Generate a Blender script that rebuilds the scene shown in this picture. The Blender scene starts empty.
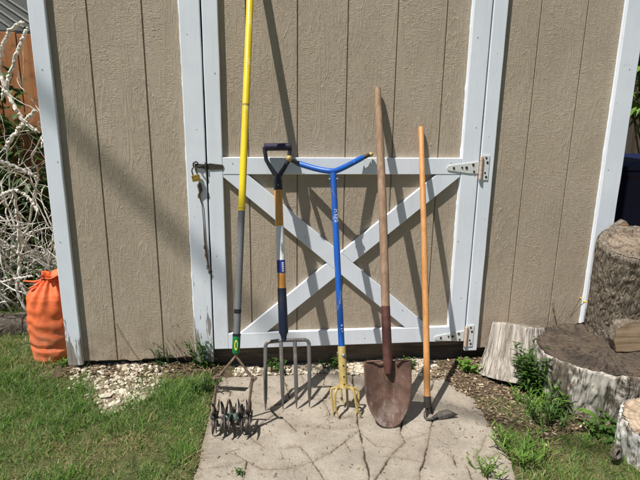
import bpy, bmesh, math, random
import numpy as np
from mathutils import Vector, Matrix
random.seed(7); RNG = np.random.default_rng(7)
scene = bpy.context.scene
COL = scene.collection
V = Vector
# ------------------------------------------------------------------ camera
FPX, PIT, YAW, ROL = 520.0, .2439, .108, .0128
CAM = V((0, -2.2061, 1.16))
Fw = V((math.sin(YAW)*math.cos(PIT), math.cos(YAW)*math.cos(PIT), -math.sin(PIT)))
Rt = V((math.cos(YAW), -math.sin(YAW), 0)); Up = Rt.cross(Fw)
R2 = math.cos(ROL)*Rt + math.sin(ROL)*Up; U2 = -math.sin(ROL)*Rt + math.cos(ROL)*Up
cd = bpy.data.cameras.new('camera'); cam = bpy.data.objects.new('camera', cd); COL.objects.link(cam)
cd.sensor_width = 36; cd.lens = 36*FPX/640; cd.clip_start = .02; cd.clip_end = 400
M3 = Matrix((R2, U2, -Fw)).transposed()
cam.matrix_world = Matrix.Translation(CAM) @ M3.to_4x4()
scene.camera = cam
def at(x, y, Y=None, Z=None):
    """photo pixel -> world point on plane Y= or Z="""
    d = Fw*FPX + R2*(x-320) + U2*(240-y)
    t = (Y-CAM.y)/d.y if Y is not None else (Z-CAM.z)/d.z
    return CAM + d*t
# ------------------------------------------------------------------ light
SUN = V((.44, .33, -1)).normalized()
ld = bpy.data.lights.new('sun', 'SUN'); ld.energy = 5.0; ld.angle = math.radians(.53); ld.color = (1, .965, .91)
lo = bpy.data.objects.new('sun', ld); COL.objects.link(lo); lo.location = (-3, -2, 8)
lo.rotation_euler = SUN.to_track_quat('-Z', 'Y').to_euler()
w = bpy.data.worlds.new('World'); scene.world = w; w.use_nodes = True
nt = w.node_tree; nt.nodes.clear()
sk = nt.nodes.new('ShaderNodeTexSky'); sk.sky_type = 'NISHITA'; sk.sun_disc = False
sk.sun_elevation = math.asin(-SUN.z); sk.sun_rotation = math.atan2(-SUN.x, -SUN.y)
bg = nt.nodes.new('ShaderNodeBackground'); bg.inputs[1].default_value = .05
wo = nt.nodes.new('ShaderNodeOutputWorld')
nt.links.new(sk.outputs[0], bg.inputs[0]); nt.links.new(bg.outputs[0], wo.inputs[0])
scene.view_settings.view_transform = 'Standard'; scene.view_settings.look = 'None'
scene.view_settings.gamma = 1; scene.view_settings.use_curve_mapping = False
scene.view_settings.exposure = .28
scene.render.engine = 'CYCLES'
scene.cycles.max_bounces = 6
# ------------------------------------------------------------------ numpy noise
def _hash(ix, iy, iz, s):
    h = (ix*374761393 + iy*668265263 + iz*2147483647 + s*974711) & 0xffffffff
    h = ((h ^ (h >> 13))*1274126177) & 0xffffffff
    h = h ^ (h >> 16)
    return (h & 0xffff)/65535.0
def vnoise(x, y, z=0, s=0):
    x, y, z = np.broadcast_arrays(np.asarray(x, float), np.asarray(y, float), np.asarray(z, float))
    ix, iy, iz = (np.floor(a).astype(np.int64) for a in (x, y, z))
    fx, fy, fz = x-ix, y-iy, z-iz
    fx, fy, fz = (a*a*(3-2*a) for a in (fx, fy, fz))
    r = 0
    for dx in (0, 1):
        for dy in (0, 1):
            for dz in (0, 1):
                wgt = (fx if dx else 1-fx)*(fy if dy else 1-fy)*(fz if dz else 1-fz)
                r = r + wgt*_hash(ix+dx, iy+dy, iz+dz, s)
    return r*2-1
def fbm(x, y, z=0, s=0, o=3):
    r = 0; a = 1; t = 0
    for i in range(o):
        r = r + a*vnoise(np.asarray(x)*2**i, np.asarray(y)*2**i, np.asarray(z)*2**i, s+i); t += a; a *= .5
    return r/t
def sstep(a, b, x):
    t = np.clip((np.asarray(x, float)-a)/(b-a), 0, 1); return t*t*(3-2*t)
# ------------------------------------------------------------------ mesh builder
class MB:
    def __init__(s): s.v = []; s.f = []; s.m = []
    def add(s, vs, fs, mi=0):
        o = len(s.v); s.v += [tuple(p) for p in vs]
        for f in fs: s.f.append(tuple(i+o for i in f)); s.m.append(mi)
        return s
    def box(s, a, b, mi=0):
        (x0, y0, z0), (x1, y1, z1) = a, b
        vs = [(x0,y0,z0),(x1,y0,z0),(x1,y1,z0),(x0,y1,z0),(x0,y0,z1),(x1,y0,z1),(x1,y1,z1),(x0,y1,z1)]
        return s.add(vs, [(3,2,1,0),(4,5,6,7),(0,1,5,4),(1,2,6,5),(2,3,7,6),(3,0,4,7)], mi)
    def prism(s, poly, ext, mi=0):
        n = len(poly); e = V(ext); p = [V(q) for q in poly]
        nrm = V((0,0,0))
        for i in range(n): nrm += p[i].cross(p[(i+1) % n])
        if nrm.dot(e) > 0: p = p[::-1]
        vs = p + [q+e for q in p]
        fs = [tuple(range(n)), tuple(range(2*n-1, n-1, -1))]
        for i in range(n):
            j = (i+1) % n; fs.append((j, i, n+i, n+j))
        return s.add(vs, fs, mi)
    def tube(s, pts, rad, n=12, caps=True, flat=1.0, mi=0, up=None):
        pts = [V(p) for p in pts]; k = len(pts)
        if not hasattr(rad, '__len__'): rad = [rad]*k
        vs = []; ref = up
        for i, p in enumerate(pts):
            d = (pts[min(i+1, k-1)]-pts[max(i-1, 0)])
            if d.length < 1e-9: d = V((0,0,1))
            d.normalize()
            if ref is None: ref = V((0,-1,0)) if abs(d.y) < .9 else V((1,0,0))
            u = ref - d*ref.dot(d)
            if u.length < 1e-6: u = d.orthogonal()
            u.normalize(); ref = u; q = d.cross(u)
            for j in range(n):
                a = 2*math.pi*j/n
                vs.append(p + u*(math.cos(a)*rad[i]*flat) + q*(math.sin(a)*rad[i]))
        fs = []
        for i in range(k-1):
            for j in range(n):
                a, b = i*n+j, i*n+(j+1) % n
                fs.append((a, b, b+n, a+n))
        if caps: fs += [tuple(range(n-1, -1, -1)), tuple(range((k-1)*n, k*n))]
        return s.add(vs, fs, mi)
    def ball(s, c, r, n=12, mi=0, sc=(1,1,1)):
        pts = []; c = V(c); vs = []; k = n//2
        for i in range(k+1):
            t = math.pi*i/k
            for j in range(n):
                a = 2*math.pi*j/n
                vs.append(c+V((r*sc[0]*math.sin(t)*math.cos(a), r*sc[1]*math.sin(t)*math.sin(a), -r*sc[2]*math.cos(t))))
        fs = []
        for i in range(k):
            for j in range(n):
                a, b = i*n+j, i*n+(j+1) % n
                fs.append((a, b, b+n, a+n))
        return s.add(vs, fs, mi)
OFF = {}
def link(o, parent=None):
    COL.objects.link(o)
    if parent is not None: o.parent = parent
def tag(o, label=None, cat=None, group=None, kind=None):
    if label: o['label'] = label
    if cat: o['category'] = cat
    if group: o['group'] = group
    if kind: o['kind'] = kind
    return o
def thing(name, label, cat, loc, group=None):
    o = bpy.data.objects.new(name, None); o.empty_display_size = .1; COL.objects.link(o)
    o.location = loc; OFF[o] = V(loc); return tag(o, label, cat, group)
def obj(name, mb, mats, parent=None, smooth=False, bevel=0, loc=None):
    """mb holds world coordinates; stored relative to its thing's base (or loc)"""
    if not isinstance(mats, (list, tuple)): mats = [mats]
    off = OFF.get(parent, V((0,0,0))) if parent is not None else (V(loc) if loc else V((0,0,0)))
    me = bpy.data.meshes.new(name)
    me.from_pydata([tuple(V(p)-off) for p in mb.v], [], mb.f)
    for m in mats: me.materials.append(m)
    if len(mats) > 1: me.polygons.foreach_set('material_index', mb.m)
    if smooth:
        me.polygons.foreach_set('use_smooth', [True]*len(me.polygons))
        try: me.set_sharp_from_angle(angle=math.radians(40))
        except Exception: pass
    me.update()
    o = bpy.data.objects.new(name, me); link(o, parent)
    if parent is None: o.location = off
    OFF[o] = off
    if bevel:
        b = o.modifiers.new('bevel', 'BEVEL'); b.width = bevel; b.segments = 2; b.limit_method = 'ANGLE'
    return o
def pieces(name, mb, mats, parent=None, **kw):
    """one object for every connected piece of the builder"""
    p = list(range(len(mb.v)))
    def find(a):
        while p[a] != a: p[a] = p[p[a]]; a = p[a]
        return a
    for f in mb.f:
        for b in f[1:]: p[find(b)] = find(f[0])
    groups = {}
    for f in mb.f: groups.setdefault(find(f[0]), []).append(f)
    out = []
    for fs in groups.values():
        ids = sorted({i for f in fs for i in f}); mp = {i: k for k, i in enumerate(ids)}
        q = MB(); q.add([mb.v[i] for i in ids], [tuple(mp[i] for i in f) for f in fs]); out.append(obj(name, q, mats, parent, **kw))
    return out
def np_obj(name, verts, quads, tris, mats, col=None, parent=None, loc=None, smooth=True, midx=None):
    off = np.array(OFF.get(parent, V((0,0,0))) if parent is not None else (loc or (0,0,0)), float)
    me = bpy.data.meshes.new(name); verts = np.asarray(verts, np.float32)-off.astype(np.float32)
    nq, ntr = len(quads), len(tris)
    me.vertices.add(len(verts)); me.vertices.foreach_set('co', verts.ravel())
    me.loops.add(nq*4+ntr*3)
    li = np.concatenate([np.asarray(quads, np.int32).ravel(), np.asarray(tris, np.int32).ravel()])
    me.loops.foreach_set('vertex_index', li.astype(np.int32))
    me.polygons.add(nq+ntr)
    st = np.concatenate([np.arange(nq)*4, nq*4+np.arange(ntr)*3]).astype(np.int32)
    me.polygons.foreach_set('loop_start', st)
    me.polygons.foreach_set('use_smooth', np.full(nq+ntr, smooth))
    for m in (mats if isinstance(mats, (list, tuple)) else [mats]): me.materials.append(m)
    if midx is not None: me.polygons.foreach_set('material_index', np.asarray(midx, np.int32))
    if col is not None:
        a = me.attributes.new('tint', 'FLOAT_COLOR', 'POINT')
        c = np.ones((len(verts), 4), np.float32); c[:, :col.shape[1]] = col; a.data.foreach_set('color', c.ravel())
    me.update(calc_edges=True); me.validate()
    o = bpy.data.objects.new(name, me); link(o, parent)
    if parent is None: o.location = off
    OFF[o] = V(off)
    return o
# ------------------------------------------------------------------ materials
class NT:
    def __init__(s, name):
        s.mat = bpy.data.materials.new(name); s.mat.use_nodes = True; s.t = s.mat.node_tree; s.t.nodes.clear()
        s.out = s.n('ShaderNodeOutputMaterial'); s.p = s.n('ShaderNodeBsdfPrincipled')
        s.t.links.new(s.p.outputs[0], s.out.inputs[0])
        s.co = s.n('ShaderNodeTexCoord').outputs['Object']
    def n(s, ty, **kw):
        x = s.t.nodes.new(ty)
        for k, v in kw.items(): setattr(x, k, v)
        return x
    def set(s, inp, v):
        if isinstance(v, bpy.types.NodeSocket): s.t.links.new(v, inp)
        elif isinstance(v, (tuple, list)):
            inp.default_value = tuple(v)+((1,) if len(v) == 3 and len(inp.default_value) == 4 else ())
        else: inp.default_value = v
    def map(s, sc, co=None, loc=(0,0,0)):
        x = s.n('ShaderNodeMapping'); s.set(x.inputs[0], co or s.co); x.inputs['Scale'].default_value = sc
        x.inputs['Location'].default_value = loc; return x.outputs[0]
    def noise(s, scale, detail=3, rough=.55, dist=0, co=None, col=False):
        x = s.n('ShaderNodeTexNoise'); s.set(x.inputs['Vector'], co or s.co); x.inputs['Scale'].default_value = scale
        x.inputs['Detail'].default_value = detail; x.inputs['Roughness'].default_value = rough; x.inputs['Distortion'].default_value = dist
        return x.outputs['Color' if col else 'Fac']
    def voro(s, scale, feature='F1', co=None, out='Distance', rnd=1):
        x = s.n('ShaderNodeTexVoronoi', feature=feature); s.set(x.inputs['Vector'], co or s.co)
        x.inputs['Scale'].default_value = scale; x.inputs['Randomness'].default_value = rnd; return x.outputs[out]
    def wave(s, scale, dist, detail=2, dscale=1, co=None, ty='BANDS', dr='X', prof='SIN'):
        x = s.n('ShaderNodeTexWave', wave_type=ty, wave_profile=prof)
        if ty == 'BANDS': x.bands_direction = dr
        else: x.rings_direction = dr
        s.set(x.inputs['Vector'], co or s.co); x.inputs['Scale'].default_value = scale; x.inputs['Distortion'].default_value = dist
        x.inputs['Detail'].default_value = detail; x.inputs['Detail Scale'].default_value = dscale; return x.outputs['Fac']
    def ss(s, v, a, b, lo=0, hi=1):
        x = s.n('ShaderNodeMapRange', interpolation_type='SMOOTHSTEP'); s.set(x.inputs[0], v)
        for i, q in zip((1,2,3,4), (a,b,lo,hi)): x.inputs[i].default_value = q
        return x.outputs[0]
    def math(s, op, a, b=0):
        x = s.n('ShaderNodeMath', operation=op); s.set(x.inputs[0], a); s.set(x.inputs[1], b); return x.outputs[0]
    def mix(s, f, a, b):
        x = s.n('ShaderNodeMix', data_type='RGBA'); s.set(x.inputs[0], f); s.set(x.inputs[6], a); s.set(x.inputs[7], b); return x.outputs[2]
    def fmix(s, f, a, b):
        x = s.n('ShaderNodeMix', data_type='FLOAT'); s.set(x.inputs[0], f); s.set(x.inputs[2], a); s.set(x.inputs[3], b); return x.outputs[0]
    def sep(s, v=None):
        x = s.n('ShaderNodeSeparateXYZ'); s.set(x.inputs[0], v or s.co); return x.outputs
    def attr(s, name):
        x = s.n('ShaderNodeAttribute'); x.attribute_name = name; return x
    def bump(s, h, strength=.5, dist=.005, nrm=None):
        x = s.n('ShaderNodeBump'); x.inputs['Strength'].default_value = strength; x.inputs['Distance'].default_value = dist
        s.set(x.inputs['Height'], h)
        if nrm: s.set(x.inputs['Normal'], nrm)
        s.set(s.p.inputs['Normal'], x.outputs[0]); return x.outputs[0]
    def fin(s, col=None, rough=.6, metal=0, spec=.4):
        if col is not None: s.set(s.p.inputs['Base Color'], col)
        s.set(s.p.inputs['Roughness'], rough); s.set(s.p.inputs['Metallic'], metal); s.p.inputs['Specular IOR Level'].default_value = spec
        return s.mat
def simple(name, col, rough=.5, metal=0, var=.25, scale=40, bump=.15, spec=.4, stretch=(1,1,1)):
    m = NT(name); n = m.noise(scale, 4, .6, 0, m.map(stretch))
    c = m.mix(m.ss(n, .3, .7), tuple(x*(1-var) for x in col), tuple(min(1, x*(1+var)) for x in col))
    m.bump(n, bump, .002); return m.fin(c, m.fmix(n, rough*.8, min(1, rough*1.2)), metal, spec)

def siding_material():
    m = NT('beige_embossed_siding')
    def ridges(scale, sc, dist, wd, loc=(0, 0, 0), det=2):
        n = m.noise(scale, det, .5, dist, m.map(sc, loc=loc))
        return m.ss(m.math('ABSOLUTE', m.math('SUBTRACT', n, .5)), wd, 0)
    vert = m.math('MAXIMUM', ridges(46, (1, 1, .17), 1.3, .045), m.math('MULTIPLY', ridges(80, (1, 1, .2), 1.2, .05, (4, 0, 1)), .7))
    hor = m.math('MAXIMUM', ridges(74, (.3, 1, 1), .9, .06), m.math('MULTIPLY', ridges(120, (.34, 1, 1), .9, .07, (2, 0, 3)), .7))
    peb = m.math('MAXIMUM', ridges(58, (1, 1, .6), 1.6, .05), m.math('MULTIPLY', ridges(95, (1, 1, .5), 1.3, .06, (5, 0, 2)), .6))
    cat = ridges(15, (1, 1, .10), 1.8, .03, (9, 0, 4), 3)
    k1 = m.ss(m.noise(4.0, 2, .5, .6, m.map((1, 1, .45))), .45, .55)
    k2 = m.ss(m.noise(5.0, 2, .5, .8, m.map((1, 1, .5), loc=(3.1, 0, 1.7))), .48, .57)
    h = m.fmix(k1, vert, hor); h = m.fmix(k2, h, peb)
    patchy = m.ss(m.noise(20, 3, .6, .5, m.map((1, 1, .6))), .34, .52, .25, 1)
    flat = m.ss(m.noise(8, 3, .6, 1, m.map((1.4, 1, .5), loc=(1, 0, 9))), .56, .64, 1, .15)
    h = m.math('MULTIPLY', m.math('MULTIPLY', h, patchy), flat)
    h = m.math('MAXIMUM', h, m.math('MULTIPLY', cat, .8))
    h2 = m.math('ADD', h, m.math('MULTIPLY', m.noise(210, 2, .6), .16))
    h2 = m.math('ADD', h2, m.math('MULTIPLY', m.noise(24, 3, .5, 0, m.map((1, 1, .4))), .5))
    m.bump(h2, .5, .0026)
    big = m.noise(2.2, 4, .6)
    c = m.mix(m.ss(big, .3, .7), (.398, .330, .246), (.446, .374, .284))
    c = m.mix(m.math('MULTIPLY', m.ss(m.noise(70, 4, .65, .3, m.map((1, 1, .5))), .5, .7), .25), c, (.25, .19, .135))
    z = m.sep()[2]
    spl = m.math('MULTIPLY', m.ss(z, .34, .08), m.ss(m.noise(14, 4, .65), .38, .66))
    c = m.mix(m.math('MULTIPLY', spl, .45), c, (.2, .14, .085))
    return m.fin(c, .7, 0, .3)
def white_paint(name, peel=False, lo=.0, hi=.5):
    m = NT(name)
    g = m.noise(60, 3, .6, .3, m.map((1, 1, .12)))
    c = m.mix(m.ss(m.noise(3.5, 4, .6), .35, .75), (.775, .82, .88), (.70, .745, .81))
    bs = m.noise(30, 4, .65, .3, m.map((1, 1, .04))); gz_ = m.noise(5, 5, .7, .4, m.map((1, 1, .4)))
    c = m.mix(m.math('MULTIPLY', m.ss(bs, .5, .75), .22), c, (.60, .60, .58)); c = m.mix(m.math('MULTIPLY', m.ss(gz_, .55, .75), .22), c, (.52, .49, .43))
    spot = m.ss(m.voro(26, 'F1'), .06, .02)
    spk = m.ss(m.noise(31, 5, .7), .66, .72)
    c = m.mix(m.math('MULTIPLY', spk, .35), c, (.42, .38, .33))
    h = m.math('ADD', m.math('MULTIPLY', g, .6), m.math('MULTIPLY', bs, .5))
    if peel:
        z = m.sep()[2]
        n = m.noise(34, 5, .65, .5, m.map((1, 1, .16)))
        e = m.math('ADD', n, m.ss(z, lo, hi, .17, -.14))
        mk = m.ss(e, .622, .642)
        gr = m.noise(120, 3, .6, 0, m.map((1, 1, .05)))
        wood = m.mix(gr, (.10, .085, .07), (.45, .42, .38))
        c = m.mix(mk, c, wood); h = m.math('SUBTRACT', h, m.math('MULTIPLY', mk, .8))
        dirt = m.math('MULTIPLY', m.ss(z, .25, .08), m.ss(m.noise(20, 4, .6), .4, .62))
        c = m.mix(m.math('MULTIPLY', dirt, .5), c, (.33, .3, .22))
    m.bump(h, .35, .002)
    return m.fin(c, .55, 0, .35)
def wood_handle(name, a, b, rough=.5, streak=40, bump=.25, dark=None, gl=.4, st=(1, 1, .035)):
    m = NT(name)
    n = m.noise(streak, 4, .6, .6, m.map(st))
    c = m.mix(m.ss(n, .3, .7), a, b)
    if dark:
        c = m.mix(m.math('MULTIPLY', m.ss(m.noise(9, 5, .65), .48, .68), .7), c, dark)
    m.bump(n, bump, .0015)
    return m.fin(c, rough, 0, gl)
def rust(name, a, b, c3, scale=22, rough=.75, metal=.2, bump=.3):
    m = NT(name)
    n = m.noise(scale, 6, .68, .4); n2 = m.noise(scale*4.5, 4, .7)
    c = m.mix(m.ss(n, .36, .64), a, b)
    c = m.mix(m.ss(n2, .54, .68, 0, .75), c, c3)
    m.bump(m.math('ADD', n, m.math('MULTIPLY', n2, .5)), bump, .002)
    return m.fin(c, m.fmix(n, rough*.75, rough*1.1), metal, .4)
def bark_material(name, a, b, ridge=1.0, sc=26, vs=.3, moss=None, pale=None, pth=.46):
    m = NT(name)
    n = m.noise(sc, 5, .65, .8, m.map((1, 1, vs)))
    v = m.voro(sc*1.2, 'DISTANCE_TO_EDGE', m.map((1, 1, vs)))
    h = m.math('ADD', m.math('MULTIPLY', m.ss(v, 0, .25), .6), n)
    c = m.mix(m.ss(n, .32, .68), a, b)
    c = m.mix(m.ss(m.noise(sc*5, 4, .7), .5, .75, 0, .5), c, tuple(x*1.45 for x in b))
    if pale:
        c = m.mix(m.math('MULTIPLY', m.ss(m.noise(9, 5, .7, .6, m.map((1, 1, .55))), pth, pth+.08), m.ss(m.noise(60, 3, .6, .4, m.map((1, 1, .1))), .34, .5, .25, 1)), c, pale)
    if moss:
        c = m.mix(m.ss(m.noise(8, 4, .6), .56, .7, 0, .6), c, moss)
    m.bump(h, .7*ridge, .008)
    return m.fin(c, .9, 0, .15)
def endgrain(name, a, b, crackc, rings=55, dark=None):
    m = NT(name)
    x, y, z = m.sep()
    wob = m.noise(6, 3, .5, 0)
    r = m.math('SQRT', m.math('ADD', m.math('MULTIPLY', x, x), m.math('MULTIPLY', y, y)))
    rr = m.math('ADD', r, m.math('MULTIPLY', wob, .008))
    ring = m.math('SINE', m.math('MULTIPLY', rr, rings*6.283))
    ring = m.ss(ring, -1, 1)
    c = m.mix(ring, a, b)
    c = m.mix(m.ss(m.noise(11, 6, .7, .4), .42, .66), c, dark or tuple(q*.45 for q in a))
    ang = m.math('ARCTAN2', y, x)
    cmb = m.n('ShaderNodeCombineXYZ'); m.set(cmb.inputs[0], m.math('MULTIPLY', ang, 2.6)); m.set(cmb.inputs[1], m.math('MULTIPLY', r, 3.0))
    ck = m.math('ABSOLUTE', m.math('SUBTRACT', m.noise(1.9, 3, .6, .2, cmb.outputs[0]), .5))
    ck = m.ss(ck, .022, .004)
    c = m.mix(m.math('MULTIPLY', ck, .85), c, crackc)
    m.bump(m.math('ADD', m.math('SUBTRACT', m.math('MULTIPLY', ring, .3), ck), m.noise(70, 4, .7)), .5, .004)
    return m.fin(c, .85, 0, .2)
def leaf_material(name, a, b, trans=.35):
    m = NT(name)
    n = m.noise(25, 3, .6); c = m.mix(m.ss(n, .3, .7), a, b)
    m.fin(c, .55, 0, .3)
    t = m.n('ShaderNodeBsdfTranslucent'); m.set(t.inputs[0], c)
    mx = m.n('ShaderNodeMixShader'); mx.inputs[0].default_value = trans
    m.t.links.new(m.p.outputs[0], mx.inputs[1]); m.t.links.new(t.outputs[0], mx.inputs[2]); m.t.links.new(mx.outputs[0], m.out.inputs[0])
    return m.mat
def tint_material(name, rough=.6, trans=0, bump=0, spec=.3, scale=60):
    m = NT(name); a = m.attr('tint').outputs['Color']; c = a
    if bump:
        n = m.noise(scale, 4, .65); m.bump(n, bump, .003)
        x = m.n('ShaderNodeMix', data_type='RGBA', blend_type='MULTIPLY'); x.inputs[0].default_value = 1
        m.set(x.inputs[6], a); g = m.mix(m.ss(n, .3, .7), (.72,)*3, (1.15,)*3); m.set(x.inputs[7], g); c = x.outputs[2]
    m.fin(c, rough, 0, spec)
    if trans:
        t = m.n('ShaderNodeBsdfTranslucent'); m.set(t.inputs[0], c)
        mx = m.n('ShaderNodeMixShader'); mx.inputs[0].default_value = trans
        m.t.links.new(m.p.outputs[0], mx.inputs[1]); m.t.links.new(t.outputs[0], mx.inputs[2]); m.t.links.new(mx.outputs[0], m.out.inputs[0])
    return m.mat
SIDING = siding_material(); WHITE = white_paint('white_trim_paint'); PEEL = white_paint('peeling_white_paint', True, .08, .75)
PEEL2 = white_paint('weathered_white_paint', True, .06, .42)
STEEL = simple('grey_forged_steel', (.085, .083, .08), .5, .55, .3, 60, .3)
DARKSTEEL = rust('dark_worn_steel', (.05, .045, .04), (.095, .085, .075), (.16, .11, .07), 40, .6, .5)
BLACKPL = simple('black_plastic', (.014, .014, .018), .35, 0, .2, 80, .08, .5)
NAVY = simple('navy_enamel', (.012, .02, .05), .38, 0, .2, 70, .1, .5)
PURPLE = simple('dark_purple_grip', (.02, .014, .04), .4, 0, .2, 70, .1, .5)
BLUE = simple('blue_enamel', (.012, .10, .46), .32, 0, .15, 50, .08, .5, (1, 1, .3))
YELLOW = simple('yellow_fibreglass', (.72, .54, .012), .36, 0, .06, 30, .05, .5, (1, 1, .1))
GREYFIB = simple('grey_fibreglass', (.16, .165, .17), .5, 0, .12, 60, .1, .4, (1, 1, .1))
GOLD = rust('worn_gold_paint', (.42, .31, .10), (.50, .39, .15), (.16, .11, .06), 45, .55, .15, .2)
def worn_paint(name, col, under, rough, scale=34, amt=.75, thr=.60, grime=(.06, .05, .04), gr=.35):
    m = NT(name); n = m.noise(scale, 5, .7, .5, m.map((1, 1, .3))); sc = m.noise(150, 3, .6, .2, m.map((1, 1, .06))); g = m.noise(14, 5, .65, .3, m.map((1, 1, .5)))
    c = m.mix(m.ss(m.noise(5, 3, .5), .3, .7), tuple(q*.88 for q in col), tuple(min(1, q*1.08) for q in col))
    c = m.mix(m.math('MULTIPLY', m.ss(g, .48, .72), gr), c, grime)
    c = m.mix(m.math('MULTIPLY', m.math('MAXIMUM', m.ss(n, thr, thr+.05), m.math('MULTIPLY', m.ss(sc, .66, .74), .7)), amt), c, under)
    m.bump(m.math('ADD', m.math('MULTIPLY', n, .4), m.math('MULTIPLY', g, .4)), .15, .0015)
    return m.fin(c, m.fmix(g, rough*.7, min(1, rough*1.5)), 0, .45)
BLUE = worn_paint('worn_blue_enamel', (.012, .10, .44), (.17, .25, .42), .36)
YELLOW = worn_paint('worn_yellow_fibreglass', (.72, .53, .012), (.78, .66, .30), .42, 30, .45, .58, (.30, .22, .05), .45)
NAVY = worn_paint('worn_navy_enamel', (.012, .02, .05), (.10, .11, .12), .42)
GREYFIB = worn_paint('worn_grey_fibreglass', (.16, .165, .17), (.30, .29, .27), .5)
STEEL = worn_paint('worn_fork_steel', (.135, .13, .12), (.22, .195, .165), .5, 30, .7, .54, (.045, .032, .024), .7)
STEEL.node_tree.nodes['Principled BSDF'].inputs['Metallic'].default_value = .4
RUST = rust('rust_brown_blade', (.115, .054, .042), (.155, .078, .06), (.26, .185, .155), 20, .62, .25, .25)
m = NT('scuffed_rusty_blade'); zz_ = m.sep()[2]; n = m.noise(9, 6, .7, .5); st_ = m.noise(60, 4, .7, .3, m.map((1, 1, .08))); n2 = m.noise(75, 4, .7); n3 = m.noise(20, 5, .7, .4, m.map((1, 1, .5)))
c = m.mix(m.ss(n, .35, .65), (.085, .047, .034), (.170, .098, .070)); c = m.mix(m.ss(n2, .5, .75, 0, .5), c, (.07, .035, .028))
c = m.mix(m.math('MULTIPLY', m.ss(st_, .52, .70), m.ss(n3, .42, .62)), c, (.25, .18, .155))
tip_ = m.math('MULTIPLY', m.ss(zz_, .10, .0), m.ss(n3, .40, .60)); c = m.mix(m.math('MULTIPLY', tip_, .75), c, (.36, .29, .25))
soil_ = m.math('MULTIPLY', m.ss(n3, .58, .70), .6); c = m.mix(soil_, c, (.10, .075, .055))
m.bump(m.math('ADD', m.math('ADD', n, m.math('MULTIPLY', st_, .5)), m.math('MULTIPLY', n2, .4)), .3, .002); RUST = m.fin(c, m.fmix(n3, .45, .85), .15, .35)
RUSTRED = rust('rust_red_socket', (.095, .036, .028), (.135, .06, .045), (.11, .07, .055), 30, .6, .2, .2)
WOODNEW = wood_handle('amber_varnished_wood', (.60, .27, .055), (.72, .36, .09), .42, 55, .12)
WOODOLD = wood_handle('weathered_grey_brown_wood', (.22, .135, .082), (.345, .23, .15), .75, 60, .5, (.16, .10, .07))
WOODHOE = wood_handle('orange_brown_wood', (.50, .225, .07), (.60, .30, .11), .5, 55, .2, (.36, .17, .07))
BRASS = simple('tarnished_brass', (.42, .29, .07), .38, .7, .3, 60, .2)
GALV = simple('galvanised_grey', (.32, .33, .34), .45, .6, .2, 60, .15)
HOLE = simple('dark_screw', (.03, .026, .022), .6, .3, .3, 200, .1)
LABELW = simple('white_label', (.72, .72, .70), .5, 0, .05, 60, .03)
LABELB = simple('blue_label', (.015, .035, .22), .45, 0, .1, 60, .03)
LABELG = simple('green_ferrule', (.012, .17, .06), .4, 0, .15, 60, .05)
LABELY = simple('yellow_print', (.72, .58, .05), .5, 0, .05, 60, .02)
GREYPRINT = simple('grey_print', (.25, .26, .28), .6, 0, .1, 60, .02)
TEAL = simple('teal_hub_enamel', (.10, .22, .19), .5, .2, .3, 60, .2)
DARKWOOD = simple('dark_base_timber', (.13, .105, .08), .9, 0, .4, 30, .5, .2, (.15, 1, 1))

# ------------------------------------------------------------------ ground
SLAB = [tuple(at(x, y, Z=0))[:2] for x, y in ((217,376),(214,392),(207,420),(203,440),(197,462),(189,500),(180,540),(300,560),(440,552),(535,530),(527,500),(518,480),(513,462),(499,437),(486,415),(474,398),(455,386),(446,377),(400,375),(300,373))]
def poly_dist(px, py, poly):
    """signed distance, positive inside"""
    px = np.asarray(px, float); py = np.asarray(py, float)
    d = np.full(px.shape, 1e9); ins = np.zeros(px.shape, bool); n = len(poly)
    for i in range(n):
        x0, y0 = poly[i]; x1, y1 = poly[(i+1) % n]
        t = np.clip(((px-x0)*(x1-x0)+(py-y0)*(y1-y0))/((x1-x0)**2+(y1-y0)**2+1e-12), 0, 1)
        d = np.minimum(d, np.hypot(px-x0-t*(x1-x0), py-y0-t*(y1-y0)))
        c = ((y0 > py) != (y1 > py)) & (px < (x1-x0)*(py-y0)/(y1-y0+1e-12)+x0); ins ^= c
    return np.where(ins, d, -d)
def line_dist(px, py, pts):
    d = np.full(np.shape(px), 1e9)
    for (x0, y0), (x1, y1) in zip(pts[:-1], pts[1:]):
        t = np.clip(((px-x0)*(x1-x0)+(py-y0)*(y1-y0))/((x1-x0)**2+(y1-y0)**2+1e-12), 0, 1)
        d = np.minimum(d, np.hypot(px-x0-t*(x1-x0), py-y0-t*(y1-y0)))
    return d
def slab_d(x, y): return poly_dist(np.asarray(x)+.012*fbm(np.asarray(x)*14, np.asarray(y)*14, 0, 3), np.asarray(y)+.012*fbm(np.asarray(x)*14, np.asarray(y)*14, 5, 4), SLAB)
def gz(x, y):
    x = np.asarray(x, float); y = np.asarray(y, float)
    z = .012*fbm(x*5, y*5, 0, 11) + .004*fbm(x*30, y*30, 0, 12)
    z = z + .03*sstep(-.35, -.02, y)*sstep(-.12, -.3, x) + .012*sstep(.0, .6, x-.8)
    z = z + .008*sstep(-.3, -.45, x)
    z = z - .05*sstep(.02, .12, y)*sstep(-.85, -.75, x)*sstep(1.58, 1.48, x)
    z = z - .03*sstep(-.005, .03, slab_d(x, y))
    return z
def axis(lo, hi, fine, far):
    a = list(np.arange(lo, hi+1e-6, fine)); s = fine
    while a[-1] < far: s *= 1.3; a.append(a[-1]+s)
    s = fine
    while a[0] > -far: s *= 1.3; a.insert(0, a[0]-s)
    return np.array(a)
gx, gy = axis(-1.7, 1.9, .011, 70), axis(-1.05, .65, .011, 70)
XX, YY = np.meshgrid(gx, gy, indexing='ij')
far = sstep(6, 20, np.hypot(XX, YY))
ZZ = gz(XX, YY)*(1-far) + far*.4*fbm(XX*.05, YY*.05, 0, 2)
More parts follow.
